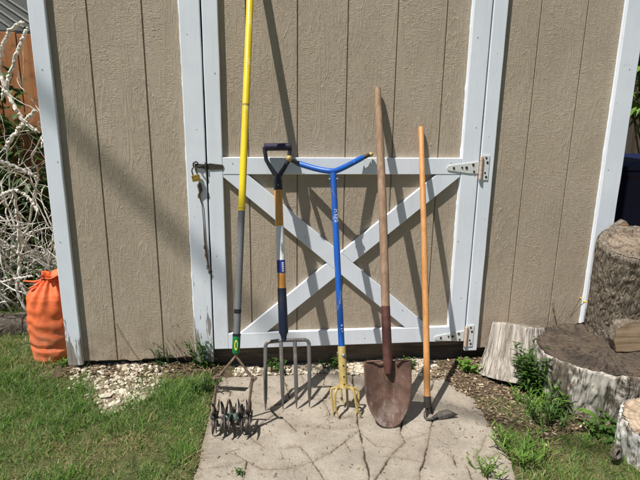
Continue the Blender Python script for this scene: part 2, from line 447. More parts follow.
GRAV = [tuple(at(x, y, Z=.03))[:2] for x, y in ((82,366),(110,362),(150,365),(170,371),(168,384),(152,394),(136,405),(112,406),(94,396),(82,382))]
def grav_mask(x, y):
    n = .05*fbm(np.asarray(x)*13, np.asarray(y)*13, 0, 21)
    a = sstep(-.03, .03, poly_dist(x, y, GRAV)+n)
    b = sstep(-.16, -.12, np.asarray(x))*sstep(.82, .74, np.asarray(x))*sstep(-.2, -.14, np.asarray(y)+n)
    return np.maximum(a, b)
def dirt_mask(x, y):
    x = np.asarray(x); y = np.asarray(y); n = .09*fbm(x*7, y*7, 0, 31)
    r = sstep(.68, .76, x+n)*sstep(-.66, -.58, y+n*1.2)
    r2 = sstep(-.13, -.07, y+n*.6)*sstep(-1.0, -.9, x)
    return np.maximum(r, r2)
gm = grav_mask(XX, YY); dm = dirt_mask(XX, YY)
nx, ny = XX.shape
idx = np.arange(nx*ny).reshape(nx, ny)
quads = np.stack([idx[:-1,:-1], idx[1:,:-1], idx[1:,1:], idx[:-1,1:]], -1).reshape(-1, 4)
gcol = np.stack([gm.ravel(), dm.ravel(), np.zeros(nx*ny)], -1)
m = NT('soil_and_thatch'); at_ = m.attr('tint').outputs['Color']; ar = m.n('ShaderNodeSeparateColor'); m.set(ar.inputs[0], at_)
n1 = m.noise(28, 6, .7); n2 = m.noise(140, 4, .7); n3 = m.noise(3, 4, .6)
soil = m.mix(m.ss(n2, .3, .7), (.075, .055, .036), (.15, .11, .075))
soil = m.mix(m.ss(n1, .5, .7), soil, (.2, .15, .10))
thatch = m.mix(m.ss(n1, .3, .7), (.045, .06, .02), (.14, .14, .058))
c = m.mix(ar.outputs[1], thatch, soil)
c = m.mix(m.math('MULTIPLY', ar.outputs[0], .55), c, (.34, .28, .21))
m.bump(m.math('ADD', n1, n2), .7, .012); GROUNDM = m.fin(c, .95, 0, .1)
g = np_obj('ground', np.stack([XX.ravel(), YY.ravel(), ZZ.ravel()], -1), quads, np.zeros((0,3), int), GROUNDM, gcol)
g['kind'] = 'structure'
# ---- cracked concrete pad: joints and cracks carved into its surface
JOINTS = [[(352,373),(355,392),(357,412),(358,424),(362,440),(365,456),(369,470),(372,500)],
 [(398,372),(399,378),(403,400),(401,433),(405,442),(391,456),(378,475),(372,484)],
 [(284,376),(290,398)],[(287,400),(283,403),(268,407),(276,414),(287,420),(296,430)],
 [(296,425),(312,425),(330,428),(358,426)],[(264,447),(284,447),(301,446)],[(206,446),(217,447),(232,452),(247,460)],
 [(247,460),(262,468),(294,467),(312,461),(330,452),(345,441),(359,430)],[(312,461),(319,470),(325,480),(322,500)],
 [(436,375),(430,392),(433,420),(430,433),(428,446),(424,462),(420,472),(422,490)],[(430,445),(447,447),(470,440),(488,431)],
 [(452,404),(470,412),(480,410)],[(430,433),(414,437),(404,441)],[(424,464),(446,470),(468,466),(500,452)],[(468,466),(474,484),(470,505)],
 [(226,376),(231,392),(226,410)],[(231,394),(250,399),(268,406)],[(247,460),(244,480),(238,505)],[(450,448),(456,466)],[(325,378),(322,398),(330,412),(330,428)],
 [(236,423),(250,436),(265,447)],[(301,446),(312,460)]]
WIDE = {0: 1.0, 1: .9, 9: .95, 3: 1.2, 7: .8}
JOINTS += [[(236,408),(222,416),(206,421)],[(312,398),(322,398),(333,396),(352,400)],[(276,414),(262,422),(250,436)],[(378,418),(390,426),(404,432)],[(361,432),(372,442),(391,456)],[(303,376),(306,392)],[(391,456),(408,458),(424,462)],[(247,460),(226,466),(200,468)],[(455,390),(462,404),(470,412)],[(488,431),(482,448),(468,466)],[(300,446),(306,456),(312,461)],[(440,420),(452,426),(462,440)],[(345,441),(352,452),(366,458)],[(330,412),(340,418),(357,413)]]
JW = [[tuple(at(x, y, Z=0))[:2] for x, y in L] for L in JOINTS]
sx = np.arange(-.36, 1.06, .0028); sy = np.arange(-1.12, -.06, .0028)
SX, SY = np.meshgrid(sx, sy, indexing='ij')
sd = slab_d(SX, SY)
wx = SX+.003*fbm(SX*22, SY*22, 0, 41)+.003*fbm(SX*90, SY*90, 0, 43); wy = SY+.003*fbm(SX*22, SY*22, 7, 42)+.003*fbm(SX*90, SY*90, 7, 44)
ck = np.zeros(SX.shape); rim = np.zeros(SX.shape)
for i, L in enumerate(JW):
    d = line_dist(wx, wy, L); wd = .0019*WIDE.get(i, .6)*(.85+.75*vnoise(SX*18, SY*18, i, 5))
    gap = sstep(-.55, -.1, vnoise(SX*9, SY*9, i*3, 6)) if WIDE.get(i, 0) == 0 else 1
    ck = np.maximum(ck, np.exp(-(d/np.maximum(wd, .0010))**2)*gap); rim = np.maximum(rim, np.exp(-(d/.014)**2)*gap)
tilt = .0035*vnoise(SX*3.2, SY*3.2, 0, 50) + .0012*fbm(SX*40, SY*40, 0, 51)
SZ = tilt - .011*ck - .0016*rim - .05*sstep(.008, -.012, sd)
keep = (sd > -.012)
qi = np.arange(SX.size).reshape(SX.shape)
kq = keep[:-1,:-1] & keep[1:,:-1] & keep[1:,1:] & keep[:-1,1:]
quads = np.stack([qi[:-1,:-1][kq], qi[1:,:-1][kq], qi[1:,1:][kq], qi[:-1,1:][kq]], -1)
used = np.unique(quads); rm = np.full(SX.size, -1); rm[used] = np.arange(len(used))
edge_d = np.exp(-np.maximum(sd, 0)/.03)
col = np.stack([ck.ravel()[used], np.maximum(rim*.6, edge_d).ravel()[used], np.zeros(len(used))], -1)
m = NT('weathered_concrete'); a_ = m.n('ShaderNodeSeparateColor'); m.set(a_.inputs[0], m.attr('tint').outputs['Color'])
n1 = m.noise(7, 5, .65); n2 = m.noise(170, 4, .75); n3 = m.noise(45, 5, .7)
c = m.mix(m.ss(n1, .32, .68), (.285, .246, .198), (.392, .347, .283))
c = m.mix(m.ss(n2, .56, .68, 0, .75), c, (.17, .135, .10)); c = m.mix(m.ss(n2, .42, .30, 0, .7), c, (.56, .49, .41))
c = m.mix(m.math('MULTIPLY', m.ss(n3, .50, .68), .4), c, (.24, .19, .145))
c = m.mix(m.math('MULTIPLY', a_.outputs[1], m.ss(n3, .35, .6, .2, .75)), c, (.19, .15, .105))
hv = m.voro(9, 'DISTANCE_TO_EDGE', m.map((1, 1, 1))); hv2 = m.n('ShaderNodeVectorMath', operation='ADD'); m.set(hv2.inputs[0], m.co); hn = m.noise(26, 4, .6, 0, None, True)
sc_ = m.n('ShaderNodeVectorMath', operation='SCALE'); m.set(sc_.inputs[0], hn); sc_.inputs['Scale'].default_value = .05; m.set(hv2.inputs[1], sc_.outputs[0])
hv = m.voro(8, 'DISTANCE_TO_EDGE', hv2.outputs[0]); hair = m.math('MULTIPLY', m.ss(hv, .011, .003), m.ss(m.noise(6, 3, .6), .5, .62))
c = m.mix(m.math('MULTIPLY', hair, .7), c, (.12, .095, .07))
pit = m.ss(m.voro(120, 'F1'), .22, .10); pit = m.math('MULTIPLY', pit, m.ss(m.noise(30, 3, .6), .5, .6)); c = m.mix(m.math('MULTIPLY', pit, .6), c, (.11, .09, .065))
c = m.mix(m.ss(a_.outputs[0], .15, .6), c, (.065, .05, .033))
m.bump(m.math('SUBTRACT', m.math('SUBTRACT', m.math('ADD', n2, n3), pit), hair), .6, .005); CONC = m.fin(c, .9, 0, .2)
o = np_obj('paving', np.stack([SX.ravel(), SY.ravel(), SZ.ravel()], -1)[used], rm[quads], np.zeros((0,3), int), CONC, col); o['kind'] = 'structure'

# ------------------------------------------------------------------ garden shed
shed = thing('garden_shed', 'beige wood sided garden shed with white trim and a white X braced door', 'shed', (.36, 0, 0))
XL, XR, T = -.868, 1.598, .02
G = .0032
def siding_sheet(name, x0, x1, grooves, z0, z1, parent, ragged=0):
    """a grooved sheet: front profile at Y=0, grooves 6 mm deep"""
    prof = [(x0, 0)]
    for gxx in grooves: prof += [(gxx-G, 0), (gxx-G+.0012, .0065), (gxx+G-.0012, .0065), (gxx+G, 0)]
    prof += [(x1, 0)]
    xs = []
    for (a, ya), (b, yb) in zip(prof[:-1], prof[1:]):
        k = max(1, int((b-a)/.012)) if ya == 0 and yb == 0 else 1
        for i in range(k): xs.append((a+(b-a)*i/k, ya+(yb-ya)*i/k))
    xs.append(prof[-1]); mb = MB(); n = len(xs); vs = []
    for r, z in enumerate((z0, z0+.03, z1)):
        for x, y in xs:
            dz = ragged*(.5+.5*float(fbm(x*30, 0, 0, 77)))*(1 if r == 0 else 0)
            vs.append((x, y, z+dz))
    for x, y in xs: vs.append((x, .018, z0))
    fs = []
    for r in range(2):
        for i in range(n-1): fs.append((r*n+i, r*n+i+1, (r+1)*n+i+1, (r+1)*n+i))
    for i in range(n-1): fs.append((3*n+i, 3*n+i+1, i+1, i))
    mb.add(vs, fs); return obj(name, mb, SIDING, parent)
gl = [-.6627, -.4595]; gd = [.1389+.2032*i for i in (-1, 0, 1, 2, 3)]; gr = [1.1474-.0, 1.1474+.2032]
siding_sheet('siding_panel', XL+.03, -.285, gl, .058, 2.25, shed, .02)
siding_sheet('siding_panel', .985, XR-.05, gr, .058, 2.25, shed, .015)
mb = MB(); mb.box((-.28, 0, 1.93), (.98, .018, 2.25)); obj('header_panel', mb, SIDING, shed)
def board(name, a, b, mat, parent, bevel=.003, caulk=None):
    """a painted board with slightly wavering long edges and, where asked, a rough bead of caulk"""
    mb = MB(); (x0, y0, z0), (x1, y1, z1) = a, b
    if z1-z0 > x1-x0:
        k = max(2, int((z1-z0)/.04)); vs = []
        for i in range(k+1):
            z = z0+(z1-z0)*i/k; j0 = .0011*float(fbm(z*9, x0*5, 0, 61)); j1 = .0011*float(fbm(z*9, x1*5, 3, 62))
            vs += [(x0+j0, y0, z), (x1+j1, y0, z), (x1+j1, y1, z), (x0+j0, y1, z)]
        fs = [(3,2,1,0), (k*4, k*4+1, k*4+2, k*4+3)]
        for i in range(k):
            q = i*4
            for (c, d) in ((0,1),(1,2),(2,3),(3,0)): fs.append((q+c, q+d, q+4+d, q+4+c))
        mb.add(vs, fs)
    else: mb.box(a, b)
    o = obj(name, mb, mat, parent, bevel=bevel)
    if caulk:
        cb = MB(); k = int((z1-z0)/.012); vs = []
        xe = x0 if caulk < 0 else x1
        for i in range(k+1):
            z = z0+(z1-z0)*i/k; wdt = .0035+.0045*max(0, float(fbm(z*26, xe*7, 0, 71)))
            vs += [(xe, -.006-wdt*.5, z), (xe+caulk*wdt, -.0012, z), (xe, .001, z)]
        fs = []
        for i in range(k):
            q = i*3
            f1 = (q, q+1, q+4, q+3)
            fs.append(f1 if caulk > 0 else f1[::-1])
        cb.add(vs, fs); obj('caulk_bead', cb, WHITE, parent, smooth=True)
    return o
board('corner_trim', (XL, -T, .058), (XL+.062, 0, 2.2), PEEL2, shed)
board('corner_trim', (XR-.088, -T, .058), (XR, 0, 2.2), WHITE, shed, caulk=-1)
board('door_jamb', (-.318, -T-.001, .05), (-.2385, 0, 1.99), PEEL, shed, caulk=-1)
board('door_jamb', (.9335, -T-.001, .06), (.994, 0, 1.99), WHITE, shed)
board('door_head_trim', (-.318, -T-.002, 1.99), (.994, 0, 2.07), WHITE, shed, caulk=None)
# rest of the building: side and back walls, gable, roof, base
mb = MB()
mb.box((XL+.002, .02, .06), (XL+.02, 2.4, 2.2)); mb.box((XR-.02, .02, .06), (XR-.002, 2.4, 2.2)); mb.box((XL+.02, 2.38, .06), (XR-.02, 2.4, 2.2))
pieces('side_wall', mb, SIDING, shed)
mb = MB(); cx = (XL+XR)/2
mb.prism([(XL, .003, 2.2505), (XR, .003, 2.2505), (cx, .003, 2.9)], (0, .015, 0)); mb.prism([(XL, 2.38, 2.2505), (XR, 2.38, 2.2505), (cx, 2.38, 2.9)], (0, .015, 0))
pieces('gable', mb, SIDING, shed)
ROOFM = simple('grey_shingle', (.09, .085, .08), .95, 0, .4, 25, .6, .1)
mb = MB()
for sgn, xe in ((-1, XL-.06), (1, XR+.06)):
    mb.prism([(cx, -.05, 2.93), (xe, -.05, 2.93-abs(xe-cx)*.53), (xe, -.05, 2.97-abs(xe-cx)*.53), (cx, -.05, 2.97)], (0, 2.5, 0))
pieces('roof', mb, ROOFM, shed)
mb = MB(); mb.box((XL+.04, .045, -.06), (XR-.04, .13, .075)); mb.box((XL+.04, 2.2, -.06), (XR-.04, 2.3, .075)); mb.box((XL+.01, .02, .075), (XR-.01, 2.38, .1)); pieces('base_timber', mb, DARKWOOD, shed)
# door
DZ0, DZ1 = .112, 1.985
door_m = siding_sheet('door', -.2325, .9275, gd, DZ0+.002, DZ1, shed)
WD = WHITE
sl = board('stile', (-.2325, -T, DZ0), (-.1705, 0, DZ1), WD, door_m)
board('stile', (.850, -T, DZ0), (.9275, 0, DZ1), WD, door_m, caulk=-1)
board('rail', (-.170, -T, .898), (.8495, 0, .968), WD, door_m, .002)
board('rail', (-.170, -T, DZ0), (.8495, 0, .186), WD, door_m, .002)
board('rail', (-.170, -T, DZ1-.075), (.8495, 0, DZ1), WD, door_m, .002)
def brace(p0, p1, wdt, cut=None, y0=-T+.0015):
    """diagonal board clipped to the opening between stiles and rails"""
    bm = bmesh.new(); d = (V(p1)-V(p0)); d.normalize(); n = V((-d.z, 0, d.x)); e = d*.3
    q = [V(p0)-e+n*wdt/2, V(p0)-e-n*wdt/2, V(p1)+e-n*wdt/2, V(p1)+e+n*wdt/2]
    vs = [bm.verts.new(x+V((0, yy, 0))) for yy in (y0, -.0005) for x in q]
    for f in ((0,1,2,3), (7,6,5,4), (0,4,5,1), (1,5,6,2), (2,6,7,3), (3,7,4,0)): bm.faces.new([vs[i] for i in f])
    pl = [((-.1695,0,0),(-1,0,0)), ((.849,0,0),(1,0,0)), ((0,0,.1865),(0,0,-1)), ((0,0,.8975),(0,0,1))] + (cut or [])
    for co, no in pl:
        r = bmesh.ops.bisect_plane(bm, geom=bm.verts[:]+bm.edges[:]+bm.faces[:], plane_co=co, plane_no=no, clear_outer=True)
        ed = [x for x in r['geom_cut'] if isinstance(x, bmesh.types.BMEdge)]
        if ed: bmesh.ops.edgenet_fill(bm, edges=ed)
    bmesh.ops.recalc_face_normals(bm, faces=bm.faces)
    mb = MB(); bm.verts.index_update(); mb.add([v.co for v in bm.verts], [tuple(v.index for v in f.verts) for f in bm.faces]); bm.free()
    return obj('brace', mb, WD, door_m, bevel=.0018)
BW = .074
a0, a1 = V((-.135, 0, .905)), V((.715, 0, .172)); b0, b1 = V((.81, 0, .905)), V((-.075, 0, .172))
brace(a0, a1, BW)
da = (a1-a0).normalized(); na = V((-da.z, 0, da.x))
if na.z < 0: na = -na
gap = BW/2+.0008
brace(b0, b1, BW, [(tuple(a0+na*gap), tuple(-na))]); brace(b0, b1, BW, [(tuple(a0-na*gap), tuple(na))])
# T hinges and the staple side of the hasp
HINGE = simple('painted_hinge', (.70, .70, .68), .45, .1, .06, 50, .12)
PRIMER = simple('worn_pink_primer', (.62, .47, .38), .5, .1, .15, 60, .12)
def hinge(xs, zc, dy, strap):
    y = -T-.0035; mb = MB(); L, k = strap
    mb.prism([(xs, y, zc-.026), (xs, y, zc+.026), (xs-L*.3, y, zc+.02), (xs-L+.012, y, zc+k+.011), (xs-L+.003, y, zc+k+.008), (xs-L, y, zc+k), (xs-L+.003, y, zc+k-.008), (xs-L+.012, y, zc+k-.011), (xs-L*.3, y, zc-.025)], (0, .003, 0))
    mb.box((xs+.018, y-.001, zc-.054), (xs+.046, y+.002, zc+.054))
    for i in range(5):
        mb.tube([(xs+.008, y-.004, zc-.05+i*.02), (xs+.008, y-.004, zc-.0315+i*.02)], .0075, 12, mi=1)
    mb.tube([(xs+.008, y-.004, zc-.056), (xs+.008, y-.004, zc+.056)], .0045, 10)
    h = obj('hinge', mb, [HINGE, PRIMER], door_m, bevel=.0006)
    mb = MB()
    for (dx, dz, r) in ((-.026, .013, .0052), (-.02, -.017, .0045), (-.055, 0, .0058), (-.075, .001, .004), (-.112, k*.8, .005), (.03, .042, .0045), (.037, .022, .0052), (.03, -.022, .004), (.036, -.04, .005)):
        c = V((xs+dx, y-.0012, zc+dz)); mb.tube([c+V((0, -.0012, 0)), c+V((0, .001, 0))], r, 10)
    pieces('screw', mb, HOLE, door_m)
def nails(pts, par):
    mb = MB()
    for x, z in pts: c = V((x, -T-.0016, z)); mb.tube([c, c+V((0, .0012, 0))], .0021, 8)
    pieces('nail', mb, simple('painted_over_nail', (.45, .46, .47), .6, .1, .3, 100), par)
nails([(.875, 1.46), (.90, 1.10), (.86, .60), (.895, .33), (-.19, 1.30), (-.21, .55), (.80, .95), (-.13, .945), (.2, .93), (.5, .915), (.1, .15), (.45, .145), (.62, .28), (.34, .57)], door_m)
nails([(.965, 1.4), (.96, 1.06), (.975, .70), (.96, .40), (-.29, 1.44), (-.27, 1.08), (-.295, .72), (1.56, 1.35), (1.53, .92), (-.84, 1.3), (-.82, .95), (-.845, .62)], shed)
hinge(.926, .928, 0, (.142, -.002)); hinge(.924, .138, 0, (.142, -.006))
mb = MB(); y = -T-.003
mb.prism([(-.238, y, .925), (-.238, y, .941), (-.222, y, .944), (-.170, y, .938), (-.166, y, .931), (-.170, y, .920), (-.222, y, .917)], (0, .0028, 0))
mb.tube([(-.2385, y-.002, .915), (-.2385, y-.002, .948)], .005, 10)
mb.prism([(-.283, y-.006, .929), (-.283, y-.006, .943), (-.242, y-.004, .941), (-.242, y-.004, .922)], (0, .0026, 0))
mb.tube([V((-.262, y, .934)) + V((.011*math.cos(t), -.018*abs(math.sin(t)), 0)) for t in np.linspace(0, math.pi, 9)], .003, 8)
mb.tube([(-.288, y-.004, .93), (-.288, y-.006, .945), (-.276, y-.009, .952), (-.268, y-.01, .944)], .0035, 8)
obj('hasp', mb, DARKSTEEL, door_m, smooth=True)
# padlock hanging from the hasp, and the cord under it
pk = at(196, 178, Y=-.04)
pl = thing('padlock', 'small tarnished brass padlock hanging from the door hasp', 'padlock', pk)
mb = MB(); R_ = Matrix.Rotation(math.radians(-12), 3, 'Y')
def rp(x, y, z): return pk+R_ @ V((x, y, z))
mb.prism([rp(-.016, -.007, -.013), rp(.016, -.007, -.013), rp(.016, -.007, .010), rp(.012, -.007, .013), rp(-.012, -.007, .013), rp(-.016, -.007, .010)], R_ @ V((0, .014, 0)))
obj('body', mb, BRASS, pl, bevel=.0018)
mb = MB(); mb.tube([rp(-.009, 0, .01)]+[rp(-.009*math.cos(t)+.004*math.sin(t), 0, .032+.012*math.sin(t)) for t in np.linspace(0, math.pi, 9)]+[rp(.009, 0, .01)], .0026, 8); obj('shackle', mb, DARKSTEEL, pl, smooth=True)
mb = MB()
cp = [at(200, 184, Y=-.03), at(201, 190, Y=-.027), at(199, 195, Y=-.027), at(202, 205, Y=-.026), at(203.5, 222, Y=-.0255), at(204.5, 240, Y=-.0255), at(206.5, 255, Y=-.026), at(208.5, 268, Y=-.026)]
for i in range(len(cp)-1):
    pass
mb.tube(cp, [.004, .007, .0035, .0018, .0018, .003, .0045, .002], 7)
for px, py, r in ((200,186,.008), (199,196,.006), (205,247,.006), (206,255,.0055), (208,267,.007), (209.5,272,.005)):
    q = at(px, py, Y=-.027); mb.tube([q+V((r*.6*math.cos(t), -.002*math.sin(t*2), r*1.5*math.sin(t))) for t in np.linspace(0, 6.283, 11)], .0022, 6, caps=False)
ch = obj('rusty_cord', mb, rust('rusty_wire', (.09, .055, .03), (.2, .13, .06), (.03, .025, .02), 60), smooth=True, loc=cp[0]); tag(ch, 'thin rusty cord with dark links hanging down the left door jamb below the padlock', 'cord')

# ------------------------------------------------------------------ tools
class Ax:
    """a tool's own frame: foot, top, right and out directions; pixel() gives a point of its middle plane"""
    def __init__(s, p0, p1):
        s.p0, s.p1 = V(p0), V(p1); s.d = (s.p1-s.p0).normalized()
        r = V((1, 0, 0)); s.r = (r-s.d*r.dot(s.d)).normalized(); s.o = s.r.cross(s.d)
        if s.o.y > 0: s.o = -s.o
    def pixel(s, x, y, lift=0):
        d = Fw*FPX+R2*(x-320)+U2*(240-y); q = s.p0+s.o*lift
        t = (q-CAM).dot(s.o)/d.dot(s.o); return CAM+d*t
    def z(s, y):
        """distance along the axis of the axis point seen at photo row y"""
        lo_, hi_ = -.5, 3.0
        for _ in range(50):
            mid = (lo_+hi_)/2; v = s.p0+s.d*mid-CAM
            py = 240-FPX*v.dot(U2)/v.dot(Fw)
            if py > y: lo_ = mid
            else: hi_ = mid
        return lo_
    def P(s, x, z, o=0): return s.p0+s.r*x+s.d*z+s.o*o
def label_wrap(ax, z0, z1, rad, half, off=.0006):
    mb = MB(); n = 8; vs = []
    for z in (z0, z1):
        for i in range(n+1):
            a = -half+2*half*i/n; vs.append(ax.P(math.sin(a)*(rad+off), z, math.cos(a)*(rad+off)))
    fs = [(i, i+1, n+2+i, n+1+i) for i in range(n)]
    mb.add(vs, fs); return mb
def text_wrap(ax, word, zc, height, rad, a0=0.0, off=.0009):
    """lettering running down the shaft, bent round it"""
    cu = bpy.data.curves.new('t', 'FONT'); cu.body = word; cu.size = height; cu.align_x = 'CENTER'; cu.align_y = 'CENTER'
    ob = bpy.data.objects.new('t', cu); COL.objects.link(ob); bpy.context.view_layer.update()
    me = bpy.data.meshes.new_from_object(ob.evaluated_get(bpy.context.evaluated_depsgraph_get()))
    mb = MB(); vs = []
    for v in me.vertices:
        along, acr = v.co.x, v.co.y
        a = a0+acr/rad; vs.append(ax.P(math.sin(a)*(rad+off), zc-along, math.cos(a)*(rad+off)))
    mb.add(vs, [tuple(p.vertices) for p in me.polygons])
    bpy.data.objects.remove(ob); bpy.data.meshes.remove(me); bpy.data.curves.remove(cu)
    return mb
GT = None
# --- spading fork
A = Ax(at(286.5, 409, Z=.004), at(276.5, 147, Y=-.048))
fk = thing('garden_fork', 'D handled garden fork with four flat grey tines, amber shaft and navy socket', 'garden fork', A.p0, GT)
zs = {k: A.z(v) for k, v in dict(bar=341, sock0=337, sock1=288, lab0=273, lab1=226, wood1=190, jun=178, grip=147, labm=260).items()}
mb = MB(); r = .0165
mb.tube([A.P(0, zs['sock1']-.004), A.P(0, zs['wood1']+.004)], r, 18); obj('shaft', mb, WOODNEW, fk, smooth=True)
lb = label_wrap(A, zs['lab0'], zs['lab1'], r, 1.45); l = obj('paper_label', lb, LABELW, fk, smooth=True)
l2 = obj('label_band', label_wrap(A, zs['lab0']+.001, zs['labm'], r, 1.2, .0011), LABELB, l, smooth=True)
mb = MB()
for i, (a_, z_, ln) in enumerate(((.15, .66, .05), (.32, .62, .035), (.0, .6, .03))):
    zc = zs['labm']+(zs['lab1']-zs['labm'])*(.18+.04*i); a0 = a_*1.2+.1
    vs = [A.P(math.sin(q)*(r+.0014), zz, math.cos(q)*(r+.0014)) for zz in (zc, zc+ln) for q in (a0, a0+.12)]; mb.add(vs, [(0,1,3,2)])
pieces('label_print', mb, GREYPRINT, l)
mb = MB()
for i in range(5):
    zc = zs['lab0']+.006+.008*i; vs = [A.P(math.sin(q)*(r+.0018), zz, math.cos(q)*(r+.0018)) for zz in (zc, zc+.005) for q in (.12, .62)]; mb.add(vs, [(0,1,3,2)])
pieces('band_print', mb, LABELW, l)
mb = MB(); mb.tube([A.P(0, zs['bar']), A.P(0, zs['sock0']), A.P(0, zs['sock0']+.01), A.P(0, zs['sock0']+.02), A.P(0, zs['sock1'])], [.010, .0115, .014, .0195, .0178], 18); obj('socket', mb, NAVY, fk, smooth=True)
mb = MB(); bx = [A.pixel(x, 345) for x in (265.5, 281, 295, 309)]
lx = [(p-A.p0).dot(A.r) for p in bx]; tips = [(A.pixel(x, 409)-A.p0).dot(A.r) for x in (265.5, 283, 296.5, 309.5)]
zb = zs['bar']
hd = [A.P(lx[0], zb-.035), A.P(lx[0], zb-.016), A.P(lx[0]+.004, zb-.006), A.P(lx[0]+.014, zb), A.P(0, zb+.003), A.P(lx[3]-.014, zb), A.P(lx[3]-.004, zb-.006), A.P(lx[3], zb-.016), A.P(lx[3], zb-.035)]
mb.tube(hd, .0078, 10, flat=.75)
hdo = obj('fork_head', mb, STEEL, fk, smooth=True)
for i in range(4):
    mb = MB(); z1 = zb-.02 if i in (0, 3) else zb
    zz = np.linspace(z1, 0.0, 9); pts = [A.P(lx[i]+(tips[i]-lx[i])*(1-q/zb), q, .018*math.sin(math.pi*min(1, (zb-q)/zb))) for q in zz]
    rr = [.0078]*6+[.0072, .0052, .0012]
    mb.tube(pts, rr, 8, flat=.55); obj('tine', mb, STEEL, fk, smooth=True)
# D handle
gz0 = zs['grip']; jx = 0
gp = [(A.pixel(x, y)-A.p0) for x, y in ((264, 147), (290.5, 148))]; gx0, gx1 = gp[0].dot(A.r), gp[1].dot(A.r)
mb = MB(); mb.tube([A.P(0, zs['wood1']), A.P(0, zs['jun']-.01), A.P(0, zs['jun']+.012)], [.0178, .0178, .014], 16, flat=1)
for xe in (gx0, gx1):
    mb.tube([A.P(0, zs['jun']-.004), A.P(xe*.22, zs['jun']+.018), A.P(xe*.55, zs['jun']+.045), A.P(xe*.86, zs['jun']+.075), A.P(xe*.95, gz0-.012), A.P(xe*.95, gz0)], [.012, .0105, .009, .0085, .0085, .009], 10, flat=.9)
obj('handle_yoke', mb, BLACKPL, fk, smooth=True)
mb = MB(); mb.tube([A.P(gx0, gz0), A.P(gx0+.004, gz0), A.P(gx1-.004, gz0), A.P(gx1, gz0)], [.011, .0155, .0155, .011], 16); obj('grip', mb, PURPLE, fk, smooth=True)
mb = MB()
for q in (-.03,): mb.ball(A.P(0, zs['wood1']+.018, .018), .0032, 8)
obj('rivet', mb, GALV, fk, smooth=True)

# --- shovel
A = Ax(at(390, 428, Z=.004), at(377.5, 90, Y=-.021))
sh = thing('shovel', 'long handled round point shovel with rusty brown blade and weathered wooden shaft', 'shovel', A.p0, GT)
zt = A.z(88); zw = A.z(306); zsh = A.z(361)
mb = MB(); n = 26; pts = []; rr = []
for i in range(n+1):
    q = i/n; z = zw-.03+(zt-zw+.03)*q
    bow = .006*math.sin(q*math.pi); pts.append(A.P(bow*.3, z, bow)); rr.append(.0165-.0022*max(0, q-.55)/.45 if q < .97 else .0125)
mb.tube(pts, rr, 18); obj('shaft', mb, WOODOLD, sh, smooth=True)
mb = MB(); mb.tube([A.P(0, zsh-.045, .002), A.P(0, zsh-.01, .004), A.P(0, zsh+.03, .004), A.P(0, zw-.06, .001), A.P(0, zw)], [.012, .0175, .0185, .018, .0178], 16); obj('socket', mb, RUSTRED, sh, smooth=True)
# blade outline from the photograph, dished
L = zsh
half = [(0, .0), (.004, .020), (.014, .038), (.036, .057), (.07, .0735), (.105, .0845), (.14, .0895), (.18, .0915), (.215, .0925), (.24, .0928), (.262, .0928)]
k = L/.262
nu, nv = 24, 30; vs = []
def hw(z):
    z /= k
    for (a, b), (c_, d_) in zip(half[:-1], half[1:]):
        if z <= c_: return (b+(d_-b)*(z-a)/(c_-a))
    return half[-1][1]
def dish(u, z):
    s_ = z/L
    base = -.030*math.sin(min(1, s_*1.05)*math.pi*.62)*(1-.8*u*u)
    frog = .024*math.exp(-(u/.17)**2)*float(sstep(.32, 1.0, s_))
    return base+frog+.012*(s_*s_)
for i in range(nv+1):
    z = L*(i/nv)**1.25; hh = max(hw(z), .002)
    for j in range(nu+1):
        u = -1+2*j/nu; zz = z
        if i >= nv-1: zz = z-.006*math.exp(-(u/.25)**2)*0
        jit = .0012*float(fbm(z*40, u*3, 0, 5)) if abs(u) == 1 else 0
        vs.append(A.P(u*hh+jit, zz, dish(u, z)))
mb = MB(); fs = []
for i in range(nv):
    for j in range(nu):
        a = i*(nu+1)+j; fs.append((a, a+1, a+nu+2, a+nu+1))
mb.add(vs, fs)
bl = obj('blade', mb, RUST, sh, smooth=True); sm = bl.modifiers.new('solid', 'SOLIDIFY'); sm.thickness = .0025; sm.offset = 0
mb = MB()
for sgn in (-1, 1):   # rolled treads at the shoulders
    mb.tube([A.P(sgn*.026, L+.002, .01), A.P(sgn*.06, L+.001, -.001), A.P(sgn*.0925, L-.001, .004)], [.004, .0035, .003], 8)
pieces('tread', mb, RUST, sh, smooth=True)

# --- hoe
A = Ax(at(427.6, 413, Z=.012), at(421, 128, Y=-.0135))
ho = thing('garden_hoe', 'hoe with a thin orange brown wooden shaft and dark blade lying flat on paving', 'hoe', A.p0, GT)
zt = A.z(127); zf = A.z(396)
mb = MB(); mb.tube([A.P(.0, zf-.02), A.P(.001, zf+.3, .003), A.P(.001, zt*.6, .004), A.P(0, zt-.006), A.P(0, zt)], [.0125, .0128, .0122, .0112, .0085], 16); obj('shaft', mb, WOODHOE, ho, smooth=True)
mb = MB(); mb.tube([A.P(0, A.z(408)), A.P(0, A.z(407)), A.P(0, zf)], [.0115, .0142, .0140], 14); obj('ferrule', mb, DARKSTEEL, ho, smooth=True)
mb = MB(); e = at(429, 418, Z=.006)
mb.tube([A.P(0, A.z(405)), A.P(-.003, A.z(411), -.002), at(425, 413, Y=A.p0.y-.012), at(425.2, 417, Y=A.p0.y-.022), at(427, 419.5, Z=.007), at(432, 419, Z=.011), at(438, 416.5, Z=.017)], [.0065, .0062, .006, .006, .006, .0055, .003], 10); obj('gooseneck', mb, DARKSTEEL, ho, smooth=True)
bp = [at(429, 419.5, Z=.006), at(433, 416, Z=.012), at(439, 411.5, Z=.022), at(447, 409.5, Z=.028), at(452, 411.5, Z=.027), at(458, 414.5, Z=.018), at(454, 416.5, Z=.010), at(446, 418.8, Z=.004), at(437, 420, Z=.0035)]
c_ = sum(bp, V((0,0,0)))/len(bp)+V((0, 0, .0015)); mb = MB(); k = len(bp); nr = 5; vs = [c_]
